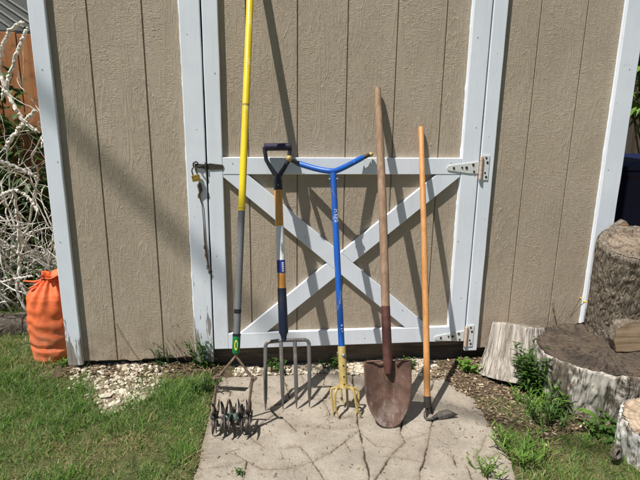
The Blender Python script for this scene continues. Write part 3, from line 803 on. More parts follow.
for q in range(1, nr+1):
    for p in bp: vs.append(c_.lerp(p, q/nr)+V((0, 0, .001*(1-(q/nr)**2))))
fs = [(0, 1+i, 1+(i+1) % k) for i in range(k)]
for q in range(nr-1):
    for i in range(k): a, b = 1+q*k+i, 1+q*k+(i+1) % k; fs.append((a, a+k, b+k, b))
mb.add(vs, fs); bl = obj('blade', mb, DARKSTEEL, ho, smooth=True); sm = bl.modifiers.new('solid', 'SOLIDIFY'); sm.thickness = .0018; sm.offset = 0

# --- blue twist tiller
C0 = at(333, 172, Y=-.11)
A = Ax(at(345, 414, Z=.0), C0)
tl = thing('twist_tiller', 'blue tubular hand tiller with winged handlebar and gold claws at its foot', 'hand tiller', A.p0, GT)
zg0 = A.z(385); zg1 = A.z(346); zc = (C0-A.p0).dot(A.d)
mb = MB(); mb.tube([A.P(0, zg1-.02), A.P(0, zc-.045), A.P(0, zc-.03), A.P(0, zc-.004)], [.0125, .0125, .0138, .0138], 18); sf = obj('shaft', mb, BLUE, tl, smooth=True)
obj('lettering', text_wrap(A, 'HYPE', A.z(216), .024, .0125, .25), LABELW, sf)
mb = MB()
for i, (zp, a0, a1, hgt) in enumerate(((326, .0, .5, .007), (329, -.1, .4, .004), (331.5, .1, .5, .004))):
    z_ = A.z(zp); vs = [A.P(math.sin(q)*.0134, zz, math.cos(q)*.0134) for zz in (z_, z_+hgt) for q in (a0, a1)]; mb.add(vs, [(0,1,3,2)])
pieces('chipped_print', mb, LABELW, sf)
mb = MB()
for sgn in (-1, 1): mb.ball(A.P(sgn*.0155, zc-.03, .004), .0048, 10)
pieces('bolt', mb, GALV, sf, smooth=True)
L1 = at(298, 163.3, Y=-.045); R1 = at(362.5, 157.5, Y=-.042)
def bez(a, b, c, n=9): return [a*((1-t)**2)+b*(2*t*(1-t))+c*t*t for t in np.linspace(0, 1, n)]
mb = MB(); mid = C0+A.d*.004
mb.tube(bez(L1, L1.lerp(mid, .62)+V((0,0,-.010)), mid-V((.012,0,0)))+[mid+V((.0,0,-.0008))]+bez(mid+V((.012,0,.001)), mid.lerp(R1, .38)+V((0,0,-.008)), R1), .0118, 14); obj('handlebar', mb, BLUE, tl, smooth=True)
L2 = at(289, 158.3, Y=-.12)
mb = MB(); mb.tube([L1.lerp(mid, .04), L1+V((-.008, -.012, .004)), L1.lerp(L2, .5), L2], [.0095, .0095, .009, .0085], 12); obj('bar_stub', mb, DARKSTEEL, tl, smooth=True); mb = MB()
mb.tube([R1.lerp(mid, .04), R1+V((.012, -.001, .004)), at(369, 154.8, Y=-.038)], .009, 12); hb = obj('bar_stub', mb, DARKSTEEL, tl, smooth=True)
mb = MB(); mb.ball(L2+V((0, -.006, 0)), .0125, 14); obj('bar_knob', mb, GOLD, tl, smooth=True)
mb = MB(); mb.ball(at(371, 154.4, Y=-.038), .0105, 14); obj('bar_knob', mb, GOLD, tl, smooth=True)
mb = MB(); mb.tube([A.P(0, zg0-.006), A.P(0, zg0), A.P(0, zg1-.004), A.P(0, zg1)], [.0165, .0165, .016, .0152], 18); so = obj('socket', mb, GOLD, tl, smooth=True)
mb = MB()
for py in (366, 377, 385): z_ = A.z(py-1); mb.tube([A.P(.001, z_, .0152), A.P(.001, z_, .0172)], .0036, 10)
pieces('hole', mb, HOLE, so)
mb = MB(); mb.ball(A.P(.003, A.z(355), .017), .0075, 10, sc=(1, .7, 1)); mb.ball(A.P(-.016, A.z(352.5), 0), .005, 8); pieces('bolt', mb, GALV, so, smooth=True)
mb = MB(); zh = zg0; mb.tube([A.P(0, zh-.008), A.P(0, zh+.002)], [.026, .024], 16); obj('hub_plate', mb, GOLD, tl, smooth=True)
def claw(pix, rr):
    mb = MB(); pts = []
    for (x, y, dY) in pix:
        q = A.pixel(x, y); d = (q-CAM).normalized(); pts.append(q+d*(dY/ d.y))
    # smooth the corners
    sp = []
    P4 = [pts[0]*2-pts[1]]+pts+[pts[-1]*2-pts[-2]]
    for i in range(1, len(P4)-2):
        p0, p1, p2, p3 = P4[i-1:i+3]
        for t in np.linspace(0, 1, 5, endpoint=False):
            sp.append(.5*((2*p1)+(p2-p0)*t+(2*p0-5*p1+4*p2-p3)*t*t+(3*p1-p0-3*p2+p3)*t**3))
    sp.append(pts[-1]); k = len(sp)
    mb.tube(sp, [rr*(1 if i < k*.7 else 1-.75*(i-k*.7)/(k*.3)) for i in range(k)], 8); obj('claw', mb, GOLD, tl, smooth=True)
claw([(338,388,0),(332,388.5,.0),(331,393,.0),(332.5,405,.0),(333.5,421,-.0)], .0052)
claw([(339,388.5,-.01),(336.5,389.5,-.035),(335,396,-.04),(335.5,408,-.035),(338.5,417,-.03)], .0052)
claw([(349,388,0),(355,388.5,.0),(358.5,392,.0),(358,405,.0),(353.5,424,-.0)], .0052)
claw([(347,388.5,-.01),(351,388,-.03),(354.5,394,-.04),(357,408,-.035),(362,417,-.03)], .0052)
claw([(342,386,.02),(341,386,.035),(341,391,.04),(342,400,.035),(344,405,.03)], .0048)
claw([(345,386,.02),(347,386,.035),(347,391,.04),(347.5,402,.035),(347.5,409,.03)], .0048)

# --- rotary cultivator with a yellow pole
A = Ax(at(232.5, 441, Z=.0), at(250, 0, Y=-.085))
yl0 = at(236, 352, Y=-.45); A = Ax(yl0, at(250, 0, Y=-.085))
rc = thing('rotary_cultivator', 'rotary cultivator with spiked wheels and a long yellow and grey pole', 'cultivator', at(232.5, 441, Z=0), GT)
zy = A.z(208); ztop = A.z(0)
while True:
    q = A.P(0, ztop)
    if q.y > -T-.014: break
    ztop += .005
mb = MB(); mb.tube([A.P(0, zy-.01), A.P(0, ztop-.006), A.P(0, ztop)], [.0132, .0132, .009], 18); obj('pole', mb, YELLOW, rc, smooth=True)
mb = MB(); zc_ = A.z(106); mb.tube([A.P(0, zc_), A.P(0, zc_+.007)], .0137, 18); obj('pole_collar', mb, simple('brown_ring', (.35, .27, .08), .6), rc, smooth=True)
mb = MB(); mb.tube([A.P(0, A.z(337)), A.P(0, zy-.004), A.P(0, zy)], [.0128, .0128, .0136], 18); obj('lower_pole', mb, GREYFIB, rc, smooth=True)
mb = MB(); mb.tube([A.P(0, A.z(313)), A.P(0, A.z(309))], .0139, 16); obj('pole_band', mb, BLACKPL, rc, smooth=True)
mb = MB(); mb.tube([A.P(0, A.z(353.5)), A.P(0, A.z(351)), A.P(0, A.z(335))], [.011, .0145, .0145], 18); fe = obj('ferrule', mb, LABELG, rc, smooth=True)
mb = MB(); mb.tube([A.P(0, A.z(336)), A.P(0, A.z(333.5))], .0149, 18); obj('ferrule_band', mb, BLACKPL, fe, smooth=True)
mb = MB(); vs = []; n = 20; zc_ = A.z(344.5)
for k_, s_ in ((1, 1), (0, .55)):
    for i in range(n):
        t = 2*math.pi*i/n; a = .42*math.cos(t)*s_; vs.append(A.P(math.sin(a)*.0152, zc_+.019*math.sin(t)*(1 if s_ == 1 else .68), math.cos(a)*.0152))
mb.add(vs, [(i, (i+1) % n, n+(i+1) % n, n+i) for i in range(n)]); obj('oval_print', mb, LABELY, fe)
# frame, blade and wheels
WR = .064; axc = at(232, 417, Z=WR+.002); dirx = V((1, -.04, 0)).normalized()
ap = A.P(0, A.z(356)); jl = at(217, 378, Y=-.475); jr = at(252.5, 378, Y=-.475)
al, ar_ = axc-dirx*.079, axc+dirx*.072
FR = rust('brown_frame_rod', (.15, .10, .07), (.22, .16, .115), (.3, .25, .2), 50, .6, .3)
mb = MB(); mb.tube([A.P(0, A.z(352)), ap], [.007, .006], 10)
mb.tube([at(215.5, 381, Y=-.476), jl, ap.lerp(jl, .12)+V((0,0,.0)), ap, ap.lerp(jr, .12), jr, at(253.5, 382, Y=-.476)], .0046, 8); obj('frame_rod', mb, FR, rc, smooth=True)
mb = MB()
tl_ = at(212, 425, Y=al.y+.0); tr_ = at(246.5, 424, Y=ar_.y)
mb.tube([jl+V((0,0,.012)), jl, jl.lerp(tl_, .5), tl_], [.0045, .0052, .005, .0042], 8); mb.tube([jr+V((0,0,.012)), jr, jr.lerp(tr_, .5), tr_], [.0045, .0052, .005, .0042], 8)
pieces('side_arm', mb, FR, rc, smooth=True)
mb = MB()
for j_, sg in ((jl, -1), (jr, 1)):
    mb.tube([j_+V((-sg*.006, 0, 0)), j_+V((sg*.017, -.002, 0))], [.006, .0055], 8); mb.tube([j_+V((sg*.007, -.002, 0)), j_+V((sg*.012, -.002, 0))], .0085, 6)
pieces('bolt', mb, FR, rc)
mb = MB(); b0_, b1_ = at(216.5, 386, Y=-.475), at(249, 387.5, Y=-.475)
fwd = V((0, .016, -.024)); vs = [b0_, b1_, b1_+fwd+V((-.016,0,0)), b0_+fwd+V((.016,0,0))]; mb.prism(vs, (0, .0012, .0012))
mb.prism([b0_, b0_+V((0,.002,0)), at(216.5, 378, Y=-.473), at(216.5, 378, Y=-.475)], (.002, 0, 0)); mb.prism([b1_, b1_+V((0,.002,0)), at(251, 378, Y=-.473), at(251, 378, Y=-.475)], (.002, 0, 0))
obj('weeding_blade', mb, simple('worn_grey_blade', (.2, .185, .165), .5, .4, .3, 50, .2), rc)
mb = MB(); mb.tube([al, ar_], .005, 10); obj('axle', mb, DARKSTEEL, rc, smooth=True)
mb = MB(); mb.tube([axc-dirx*.03, axc-dirx*.012, axc+dirx*.012, axc+dirx*.026], [.011, .0155, .0155, .011], 12)
obj('axle_sleeve', mb, TEAL, rc, smooth=True)
upv = V((0, 0, 1)); fv = dirx.cross(upv)
for w_ in range(5):
    cx_ = axc+dirx*(-.060+.030*w_); mb = MB(); nt_ = 7; ph = .35+.63*w_; sk_ = (-1)**w_*.010
    mb.tube([cx_-dirx*.005, cx_+dirx*.005], .019, 12)
    for i in range(nt_):
        a = ph+2*math.pi*i/nt_; pts = []; rr = []
        for t in np.linspace(.2, 1, 7):
            aa = a+.85*(t**1.6)-.1; rad_ = WR*t
            pts.append(cx_+upv*(rad_*math.cos(aa))+fv*(rad_*math.sin(aa))+dirx*(sk_*t*(1 if i % 2 else -1)))
            rr.append(.0078*(1-.84*t**2.2)+.0006)
        mb.tube(pts, rr, 6, flat=.8)
    obj('spiked_wheel', mb, DARKSTEEL, rc, smooth=True)

# ------------------------------------------------------------------ logs on the right
def log(name, label, c, r, h, barkm, endm, tilt=(0, 0, 0), flare=0, rough=.012, seed=0, inset=.006, cat='log', top_r=None, ell=1, group=None, rim=None, vsc=.35):
    t = thing(name, label, cat, c, group); t.rotation_euler = tilt
    na, nz = 160, max(20, int(h/.006)); vs = []
    th = np.linspace(0, 2*np.pi, na, endpoint=False); zz = np.linspace(0, 1, nz)
    TH, Z_ = np.meshgrid(th, zz, indexing='xy')
    cx_, sy_ = np.cos(TH), np.sin(TH); f = 16/.15*r
    rad = r*(1+.07*fbm(cx_*1.3, sy_*1.3, Z_*h*3, seed))
    if top_r is not None: rad = rad*(1+(top_r/r-1)*Z_)
    rad = rad*(1+flare*(1-Z_)**2.5)
    rid = fbm(cx_*f*1.0, sy_*f*1.0, Z_*h*70*vsc, seed+5, 3)
    rad = rad+rough*(1-np.abs(rid)*2.2)*.6+rough*.35*fbm(cx_*f, sy_*f, Z_*h*90*vsc, seed+9)
    rad = rad-.006*sstep(.97, 1, Z_)
    topz = h+.012*fbm(cx_*1.5, sy_*1.5, 0, seed+20)+.007*fbm(cx_*7, sy_*7, 0, seed+21, 4)
    Vx = np.stack([rad*cx_*ell, rad*sy_, Z_*topz], -1).reshape(-1, 3)
    i0 = np.arange((nz-1)*na).reshape(nz-1, na); nxt = np.roll(i0, -1, 1)
    q = np.stack([i0, nxt, nxt+na, i0+na], -1).reshape(-1, 4)
    o = np_obj('bark', Vx+np.array(c), q, np.zeros((0,3), int), barkm, parent=t)
    # cut face, a dished, chopped surface inside the bark's rim
    nr = 26; rs = np.linspace(0, 1, nr+1)[1:]
    rt = rad[-1]; tz = topz[-1] if topz.ndim > 1 else topz
    Rr = rs[:, None]*(rt[None, :]-.002); px = Rr*np.cos(th)*ell; py = Rr*np.sin(th)
    rw = rim or 1.0
    wob_ = rs[:, None]+(.05*fbm(np.cos(th)*3, np.sin(th)*3, 0, seed+40)[None, :] if rim else 0)+0*px
    pz = tz[None, :]*rs[:, None]**2+h*(1-rs[:, None]**2)-inset*sstep(rw, rw-.05, wob_)+.004*fbm(px*25, py*25, 0, seed+30)
    Vt = np.concatenate([[[0, 0, h-inset]], np.stack([px, py, pz], -1).reshape(-1, 3)])
    q = []; tr = [(0, 1+i, 1+(i+1) % na) for i in range(na)]
    for k_ in range(nr-1):
        i1 = 1+k_*na+np.arange(na); i2 = np.roll(i1, -1); q.append(np.stack([i1, i1+na, i2+na, i2], -1))
    q = np.concatenate(q); mi_ = np.zeros(len(q)+len(tr), int)
    if rim: mi_[:len(q)] = (wob_.ravel()[np.maximum(q[:, 1]-1, 0)] > rim+.01)
    np_obj('cut_face', Vt+np.array(c), q, np.array(tr), [endm, barkm], parent=t, midx=mi_)
    return t
BARK1 = bark_material('grey_brown_furrowed_bark', (.10, .08, .06), (.29, .245, .19), 1.0, 70, .26)
BARK2 = bark_material('pale_peeling_bark', (.06, .048, .036), (.20, .17, .135), 1.3, 34, .22, (.05, .06, .025), (.50, .465, .41))
BARK3 = bark_material('silver_weathered_wood', (.20, .17, .14), (.50, .455, .40), 1.2, 42, .05)
BARK4 = bark_material('white_patched_bark', (.16, .13, .10), (.40, .36, .31), 1.1, 26, .35, None, (.74, .72, .67), .39)
END1 = endgrain('brown_cut_rings', (.235, .185, .135), (.295, .235, .175), (.05, .035, .025), 70, (.13, .095, .07))
END2 = endgrain('dark_rotten_cut', (.094, .071, .052), (.110, .084, .062), (.018, .017, .013), 42, (.052, .041, .033))
END4 = endgrain('grey_tan_cut_face', (.26, .22, .175), (.36, .31, .25), (.1, .08, .06), 60, (.2, .16, .125))
END3 = endgrain('tan_cut_face', (.42, .32, .22), (.52, .42, .31), (.16, .11, .07), 60, (.30, .22, .15))
LG = 'cut logs beside the shed'
log('tree_stump', 'widest dark topped stump with pale peeling bark, right of the leafy weeds', (1.422, -.348, -.012), .252, .236, BARK2, END2, (.02, -.01, .0), -.08, .017, 3, .008, 'stump', ell=1.16, group=LG, vsc=.13)
log('log', 'tall furrowed log standing upright on the dark stump by the corner trim', (1.588, -.205, .222), .158, .445, BARK1, END1, (.20, -.13, .0), .0, .009, 12, .018, 'log', .160, group=LG, rim=.84)
log('log', 'silver weathered log with a sloping top, leaning beside the door jamb', (1.115, -.165, -.01), .138, .243, BARK3, END4, (-.30, .15, .0), .14, .011, 22, .0, 'log', .107, group=LG, vsc=.05)
log('log', 'short white patched log with a knot in the lower right corner of the photo', (1.37, -.775, -.01), .150, .165, BARK4, END3, (.06, -.10, .2), .05, .012, 31, .004, 'log', group=LG)
# knot of the white log
o = bpy.data.objects
kt = [q for q in COL.objects if q.get('label', '').startswith('short white patched')][0]
mb = MB(); kc = at(616, 452, Y=-.80)
for rr_, dy in ((.020, .0), (.014, -.006)):
    mb.tube([kc+V((rr_*math.cos(t)*.75, dy-.002, rr_*1.25*math.sin(t))) for t in np.linspace(0, 6.283, 15)], .006, 7, caps=False)
mb.ball(kc+V((0, .004, 0)), .014, 12, sc=(.8, .5, 1.3))
ko = obj('knot', mb, bark_material('dark_knot', (.09, .075, .06), (.26, .22, .18), .6, 40, .6), None, smooth=True, loc=kc)
ko.parent = kt; bpy.context.view_layer.update(); ko.matrix_parent_inverse = kt.matrix_world.inverted()
# split firewood
def chunk(name, label, prof, p0, ext, mats, seed, group=LG):
    """split piece: a wedge section swept along ext, roughened"""
    base = V(p0); t = thing(name, label, 'firewood', base, group)
    n = len(prof); k = 14; e = V(ext); vs = []; fs = []; per = []
    for i in range(n):
        a, b = V(prof[i]), V(prof[(i+1) % n])
        for j in range(8): per.append(a.lerp(b, j/8))
    m_ = len(per)
    for i in range(k+1):
        for j, p in enumerate(per):
            q = base+p+e*(i/k); jit = .006*float(fbm(q.x*30+seed, q.y*30, q.z*30, seed)); cen = base+sum((V(z) for z in prof), V((0,0,0)))/n+e*(i/k)
            vs.append(q+(q-cen).normalized()*jit)
    for i in range(k):
        for j in range(m_): a, b = i*m_+j, i*m_+(j+1) % m_; fs.append((a, b, b+m_, a+m_))
    mb = MB(); mb.add(vs, fs); mb2 = MB(); mb2.add(vs[:m_], [tuple(range(m_))[::-1]]); mb2.add(vs[-m_:], [tuple(range(m_))])
    obj('split_side', mb, mats[0], t); pieces('cut_end', mb2, mats[1], t); return t
SPLITM = wood_handle('split_wood', (.28, .20, .13), (.42, .32, .22), .85, 22, .9, (.2, .13, .08), .15)
CUTM = wood_handle('sawn_brown_wood', (.24, .165, .10), (.46, .34, .22), .85, 40, .7, (.15, .10, .065), .15, (.07, 1, 1))
chunk('firewood', 'brown split wedge of firewood lying on the dark stump top', [(-.07, 0, 0), (.10, 0, -.0), (.13, 0, .09), (.06, 0, .132), (-.03, 0, .128), (-.075, 0, .105), (-.088, 0, .05)], V((1.485, -.398, .220)), (.02, .07, .0), (BARK1, CUTM), 5)
m = NT('orange_heart_cut'); x_, y_, z_ = m.sep(); x_ = m.math('SUBTRACT', x_, .045); z_ = m.math('SUBTRACT', z_, .010)
r_ = m.math('SQRT', m.math('ADD', m.math('MULTIPLY', x_, x_), m.math('MULTIPLY', z_, z_))); n_ = m.noise(60, 4, .6)
m.bump(n_, .5, .004); HEART = m.fin(m.mix(m.ss(m.math('ADD', r_, m.math('MULTIPLY', n_, .01)), .028, .014), m.mix(n_, (.16, .125, .09), (.36, .29, .22)), (.62, .30, .12)), .85, 0, .2)
chunk('firewood', 'upright split slab with an orange heart peeking out behind the tall furrowed log', [(-.02, 0, -.64), (.125, 0, -.64), (.125, 0, -.03), (.105, 0, -.012), (.075, 0, .012), (.045, 0, .040), (.018, 0, .024), (-.005, 0, .0), (-.02, 0, -.025)], V((1.575, -.058, .655)), (.0, .03, .0), (BARK1, HEART), 9)

# ------------------------------------------------------------------ orange sack
bc = at(54, 357, Z=.02); bc = V((-.972, .135, .02))
m = NT('orange_sack_fabric'); wv = m.noise(9, 3, .5, 2.2, m.map((.9, .9, 3.4))); n = m.noise(30, 5, .65, .5)
z = m.sep()[2]
c = m.mix(m.ss(n, .3, .7), (.72, .135, .04), (.82, .19, .07))
c = m.mix(m.math('MULTIPLY', m.ss(z, .26, .12), m.ss(n, .35, .6, .1, .6)), c, (.52, .22, .12))
m.bump(m.math('ADD', m.math('MULTIPLY', wv, .9), m.math('ADD', m.math('MULTIPLY', n, .3), m.math('MULTIPLY', m.math('MAXIMUM', m.wave(150, 1, 1, 1, None, dr='Z'), m.wave(150, 1, 1, 1, None, dr='X')), .12))), .2, .010); ORANGE = m.fin(c, .6, 0, .35)
sk_ = thing('sack', 'orange gathered sack standing on the grass against the left corner trim', 'sack', bc)
na, nz = 96, 110; th = np.linspace(0, 2*np.pi, na, endpoint=False)
prof = [(0, .0), (0, .084), (.03, .100), (.075, .103), (.092, .097), (.11, .104), (.2, .106), (.27, .104), (.315, .099), (.335, .090), (.36, .070), (.383, .046), (.395, .030)]
pz = np.array([p[0] for p in prof]); pr = np.array([p[1] for p in prof]); tt = np.linspace(0, len(prof)-1, nz)
PZ = np.interp(tt, np.arange(len(prof)), pz); PR = np.interp(tt, np.arange(len(prof)), pr)
TH, ZZ_ = np.meshgrid(th, PZ); RR = np.repeat(PR[:, None], na, 1)
fold = .0026*np.sin(ZZ_*95+7*fbm(np.cos(TH)*1.5, np.sin(TH)*1.5, ZZ_*8, 3))*sstep(.33, .22, ZZ_)*sstep(.0, .05, ZZ_)
gat = .012*np.sin(TH*11+3*fbm(np.cos(TH), np.sin(TH), 0, 8))*sstep(.25, .36, ZZ_)
RR = RR*(1+.07*fbm(np.cos(TH)*1.2, np.sin(TH)*1.2, ZZ_*6, 4)) + (fold+gat)*(RR > .02)
Vx = np.stack([RR*np.cos(TH)+.012*sstep(.2, .4, ZZ_), RR*np.sin(TH)*.92, ZZ_], -1).reshape(-1, 3)+np.array(bc)
i0 = np.arange((nz-1)*na).reshape(nz-1, na); nxt = np.roll(i0, -1, 1)
np_obj('sack_body', Vx, np.stack([i0, nxt, nxt+na, i0+na], -1).reshape(-1, 4), np.zeros((0,3), int), ORANGE, parent=sk_)
na = 60; th = np.linspace(0, 2*np.pi, na, endpoint=False); vs = []; kz = 12
for i in range(kz):
    f = i/(kz-1); r0 = .030+.040*f; z0 = .392+.055*f-.03*f*f
    rr = r0*.9+.007*f*np.sin(th*7+1)+.003*f*np.sin(th*13); vs.append(np.stack([rr*np.cos(th)+.012+.02*f, rr*np.sin(th), z0+.006*f*np.sin(th*5)], -1))
Vx = np.concatenate(vs)+np.array(bc); i0 = np.arange((kz-1)*na).reshape(kz-1, na); nxt = np.roll(i0, -1, 1)
np_obj('gathered_neck', Vx, np.stack([i0, nxt, nxt+na, i0+na], -1).reshape(-1, 4), np.zeros((0,3), int), ORANGE, parent=sk_)
mb = MB(); nc = V(bc)+V((.012, 0, .392))
mb.tube([nc+V((.033*math.cos(t), .033*math.sin(t), .004*math.sin(3*t))) for t in np.linspace(0, 6.283, 24)], .005, 8, caps=False)
mb.tube([nc+V((-.03, -.01, 0)), nc+V((-.06, -.03, -.004)), nc+V((-.105, -.035, .002))], [.005, .0055, .003], 8); mb.tube([nc+V((-.03, -.012, 0)), nc+V((-.055, -.04, -.02)), nc+V((-.08, -.045, -.03))], [.005, .005, .003], 8)
obj('drawstring', mb, ORANGE, sk_, smooth=True)

# ------------------------------------------------------------------ grass, stones, chips, weeds
GRASSM = tint_material('grass_blades', .5, .35, 0, .25)
def blades(name, x, y, h, wdt, lean, col, label=None, z=None, seg=3):
    n = len(x); z = gz(x, y) if z is None else z
    a = RNG.uniform(0, 2*np.pi, n); b = RNG.uniform(0, 2*np.pi, n)
    vs = np.zeros((n, seg*2+1, 3), np.float32); cs = np.zeros((n, seg*2+1, 3), np.float32)
    for s_ in range(seg+1):
        t = s_/seg; bend = lean*h*t**1.7
        cxp = x+bend*np.cos(a); cyp = y+bend*np.sin(a); cz = z-.004+h*t*np.sqrt(np.maximum(.08, 1-(.75*lean*t)**2))
        wt = wdt*(1-t**1.5)*.5
        if s_ < seg:
            vs[:, s_*2] = np.stack([cxp-wt*np.cos(b), cyp-wt*np.sin(b), cz], -1); vs[:, s_*2+1] = np.stack([cxp+wt*np.cos(b), cyp+wt*np.sin(b), cz], -1)
        else: vs[:, -1] = np.stack([cxp, cyp, cz], -1)
    cs[:] = col[:, None, :]
    base = (np.arange(n)*(seg*2+1))[:, None]
    q = np.concatenate([np.stack([base[:, 0]+2*i, base[:, 0]+2*i+1, base[:, 0]+2*i+3, base[:, 0]+2*i+2], -1) for i in range(seg-1)])
    tr = np.stack([base[:, 0]+seg*2-2, base[:, 0]+seg*2-1, base[:, 0]+seg*2], -1)
    o = np_obj(name, vs.reshape(-1, 3), q, tr, GRASSM, cs.reshape(-1, 3)); o['kind'] = 'stuff'
    if label: o['label'] = label; o['category'] = 'grass'
    return o
def straw_amt(x, y):
    p = at(128, 452, Z=0); p2 = at(60, 372, Z=.02)
    s_ = .75*np.exp(-(((x-p.x)/.16)**2+((y-p.y)/.14)**2))+.45*np.exp(-(((x-p2.x)/.12)**2+((y-p2.y)/.12)**2))
    s_ = s_+.04+.5*sstep(.0, .5, fbm(x*5, y*5, 0, 91))+.4*sstep(.7, .9, x)*sstep(-.5, -.7, y)*.9
    s_ = s_+.35*sstep(.1, -.02, np.abs(slab_d(x, y)))
    return np.clip(s_, 0, .92)
def grass_field(n, x0, x1, y0, y1, hmul=1):
    x = RNG.uniform(x0, x1, n); y = RNG.uniform(y0, y1, n)
    sdv = slab_d(x, y)
    dens = sstep(.012, -.02, sdv)*(1-.90*grav_mask(x, y))*(1-.93*dirt_mask(x, y))
    dens = dens*(.25+.75*sstep(-.35, .25, fbm(x*11, y*11, 0, 93)))
    dens = np.where((y > .0) & (x > XL) & (x < XR), 0, dens)
    dens = np.where(np.hypot((x-1.408)/1.16, y+.348) < .25, 0, dens); dens = np.where(np.hypot(x-1.37, y+.775) < .16, 0, dens)
    k_ = RNG.uniform(0, 1, n) < dens; x, y = x[k_], y[k_]; n = len(x)
    st = straw_amt(x, y); dead = RNG.uniform(0, 1, n) < st*.85
    h = RNG.gamma(5, .0058, n)*hmul*(1-.35*st)*(.6+.8*sstep(-.3, .4, fbm(x*8, y*8, 0, 95))); h = np.where(dead, h*.7, h)
    tall = sstep(.12, .03, np.abs(sdv[k_]))*(x < 0); h = h*(1+.35*tall)
    gA = np.array([.072, .172, .028]); gB = np.array([.235, .375, .08]); gC = np.array([.19, .29, .11])
    u = RNG.uniform(0, 1, (n, 1)); v = RNG.uniform(0, 1, (n, 1)); col = gA*(1-u)+gB*u; col = np.where(v > .75, gC, col)
    sA = np.array([.34, .27, .11]); sB = np.array([.54, .46, .25]); col = np.where(dead[:, None], sA*(1-u)+sB*u, col)
    wdt = RNG.uniform(.0014, .0034, n)*np.where(RNG.uniform(0, 1, n) < .25, 1.6, 1); lean = np.where(dead, RNG.uniform(.6, 1.2, n), RNG.uniform(.2, 1.1, n))
    return x, y, h, wdt, lean, col
P = [grass_field(120000, -1.45, -.15, -1.0, .1), grass_field(85000, .6, 1.6, -1.0, -.35, 1.0), grass_field(16000, -2.4, -.87, .0, .75, 1.15), grass_field(9000, -2.0, -.2, -1.6, -1.0), grass_field(8000, .2, 2.2, -1.7, -1.0)]
def thatch_field(n, x0, x1, y0, y1):
    x, y, h, wd_, ln, col = grass_field(n, x0, x1, y0, y1); q_ = RNG.uniform(0, 1, len(x)) < .15+straw_amt(x, y); x, y = x[q_], y[q_]; k = len(x); u = RNG.uniform(0, 1, (k, 1))
    col = np.array([.26, .20, .09])*(1-u)+np.array([.47, .40, .21])*u; col = np.where(RNG.uniform(0, 1, (k, 1)) < .3, np.array([.13, .19, .05]), col)
    return x, y, RNG.uniform(.008, .022, k), RNG.uniform(.0012, .0024, k), RNG.uniform(.7, 1.3, k), col
P += [thatch_field(75000, -1.3, -.15, -1.0, .05), thatch_field(40000, .65, 1.5, -1.0, -.4)]
blades('grass', *[np.concatenate([p[i] for p in P]) for i in range(6)], label='short patchy green and straw coloured lawn grass')
# far lawn
n = 14000; x = RNG.uniform(-9, 9, n); y = RNG.uniform(.7, 9, n); k_ = ~((x > XL-.05) & (x < XR+.05) & (y < 2.5)); x, y = x[k_], y[k_]; n = len(x)
blades('background_grass', x, y, RNG.uniform(.04, .16, n), RNG.uniform(.004, .009, n), RNG.uniform(.1, .8, n), np.array([.05, .09, .02])+RNG.uniform(0, 1, (n, 1))*np.array([.07, .08, .03]), label='rougher green grass growing behind the shed')
# stones
def stones(name, x, y, r, col, label, cat, mat, flatten=.6, zoff=0):
    ico = bmesh.new(); bmesh.ops.create_icosphere(ico, subdivisions=1, radius=1); iv = np.array([v.co[:] for v in ico.verts]); itx = np.array([[v.index for v in f.verts] for f in ico.faces]); ico.free()
    n = len(x); m_ = len(iv); jit = 1+RNG.uniform(-.28, .28, (n, m_, 1)); sc = np.stack([r*RNG.uniform(.75, 1.35, n), r*RNG.uniform(.7, 1.1, n), r*flatten*RNG.uniform(.7, 1.2, n)], -1)
    vs = iv[None]*jit*sc[:, None, :]; a = RNG.uniform(0, 6.28, n); tl_ = RNG.uniform(-.5, .5, n)
    ca, sa = np.cos(a)[:, None], np.sin(a)[:, None]; ct, st = np.cos(tl_)[:, None], np.sin(tl_)[:, None]
    X, Y_, Z_ = vs[..., 0], vs[..., 1]*ct-vs[..., 2]*st, vs[..., 1]*st+vs[..., 2]*ct
    X, Y_ = X*ca-Y_*sa, X*sa+Y_*ca
    zb_ = gz(x, y)+r*flatten*.55+zoff; sd_ = slab_d(x, y); zb_ = np.where(sd_ > 0, np.maximum(zb_, r*flatten*.7), zb_)
    vs = np.stack([X+x[:, None], Y_+y[:, None], Z_+zb_[:, None]], -1).reshape(-1, 3)
    tr = (itx[None]+(np.arange(n)*m_)[:, None, None]).reshape(-1, 3)
    o = np_obj(name, vs, np.zeros((0,4), int), tr, mat, np.repeat(col, m_, 0), smooth=False); tag(o, label, cat, kind='stuff'); return o
STONEM = tint_material('pale_stone', .8, 0, .4, .25, 90)
n = 26000; x = RNG.uniform(-.9, .85, n); y = RNG.uniform(-.34, .05, n); k_ = (RNG.uniform(0, 1, n) < grav_mask(x, y)*(.25+.75*sstep(-.35, .15, fbm(x*8, y*8, 0, 97)))*.55) & (slab_d(x, y) < .004)
x, y = x[k_], y[k_]; n = len(x); u = RNG.uniform(0, 1, (n, 1))
cg = np.array([.44, .375, .27])*(1-u)+np.array([.66, .60, .49])*u; cg = np.where(RNG.uniform(0, 1, (n, 1)) > .72, np.array([.26, .20, .14]), cg)
stones('gravel', x, y, RNG.gamma(4, .0011, n)+.0028, cg, 'cream coloured gravel along the foot of the shed', 'gravel', STONEM)
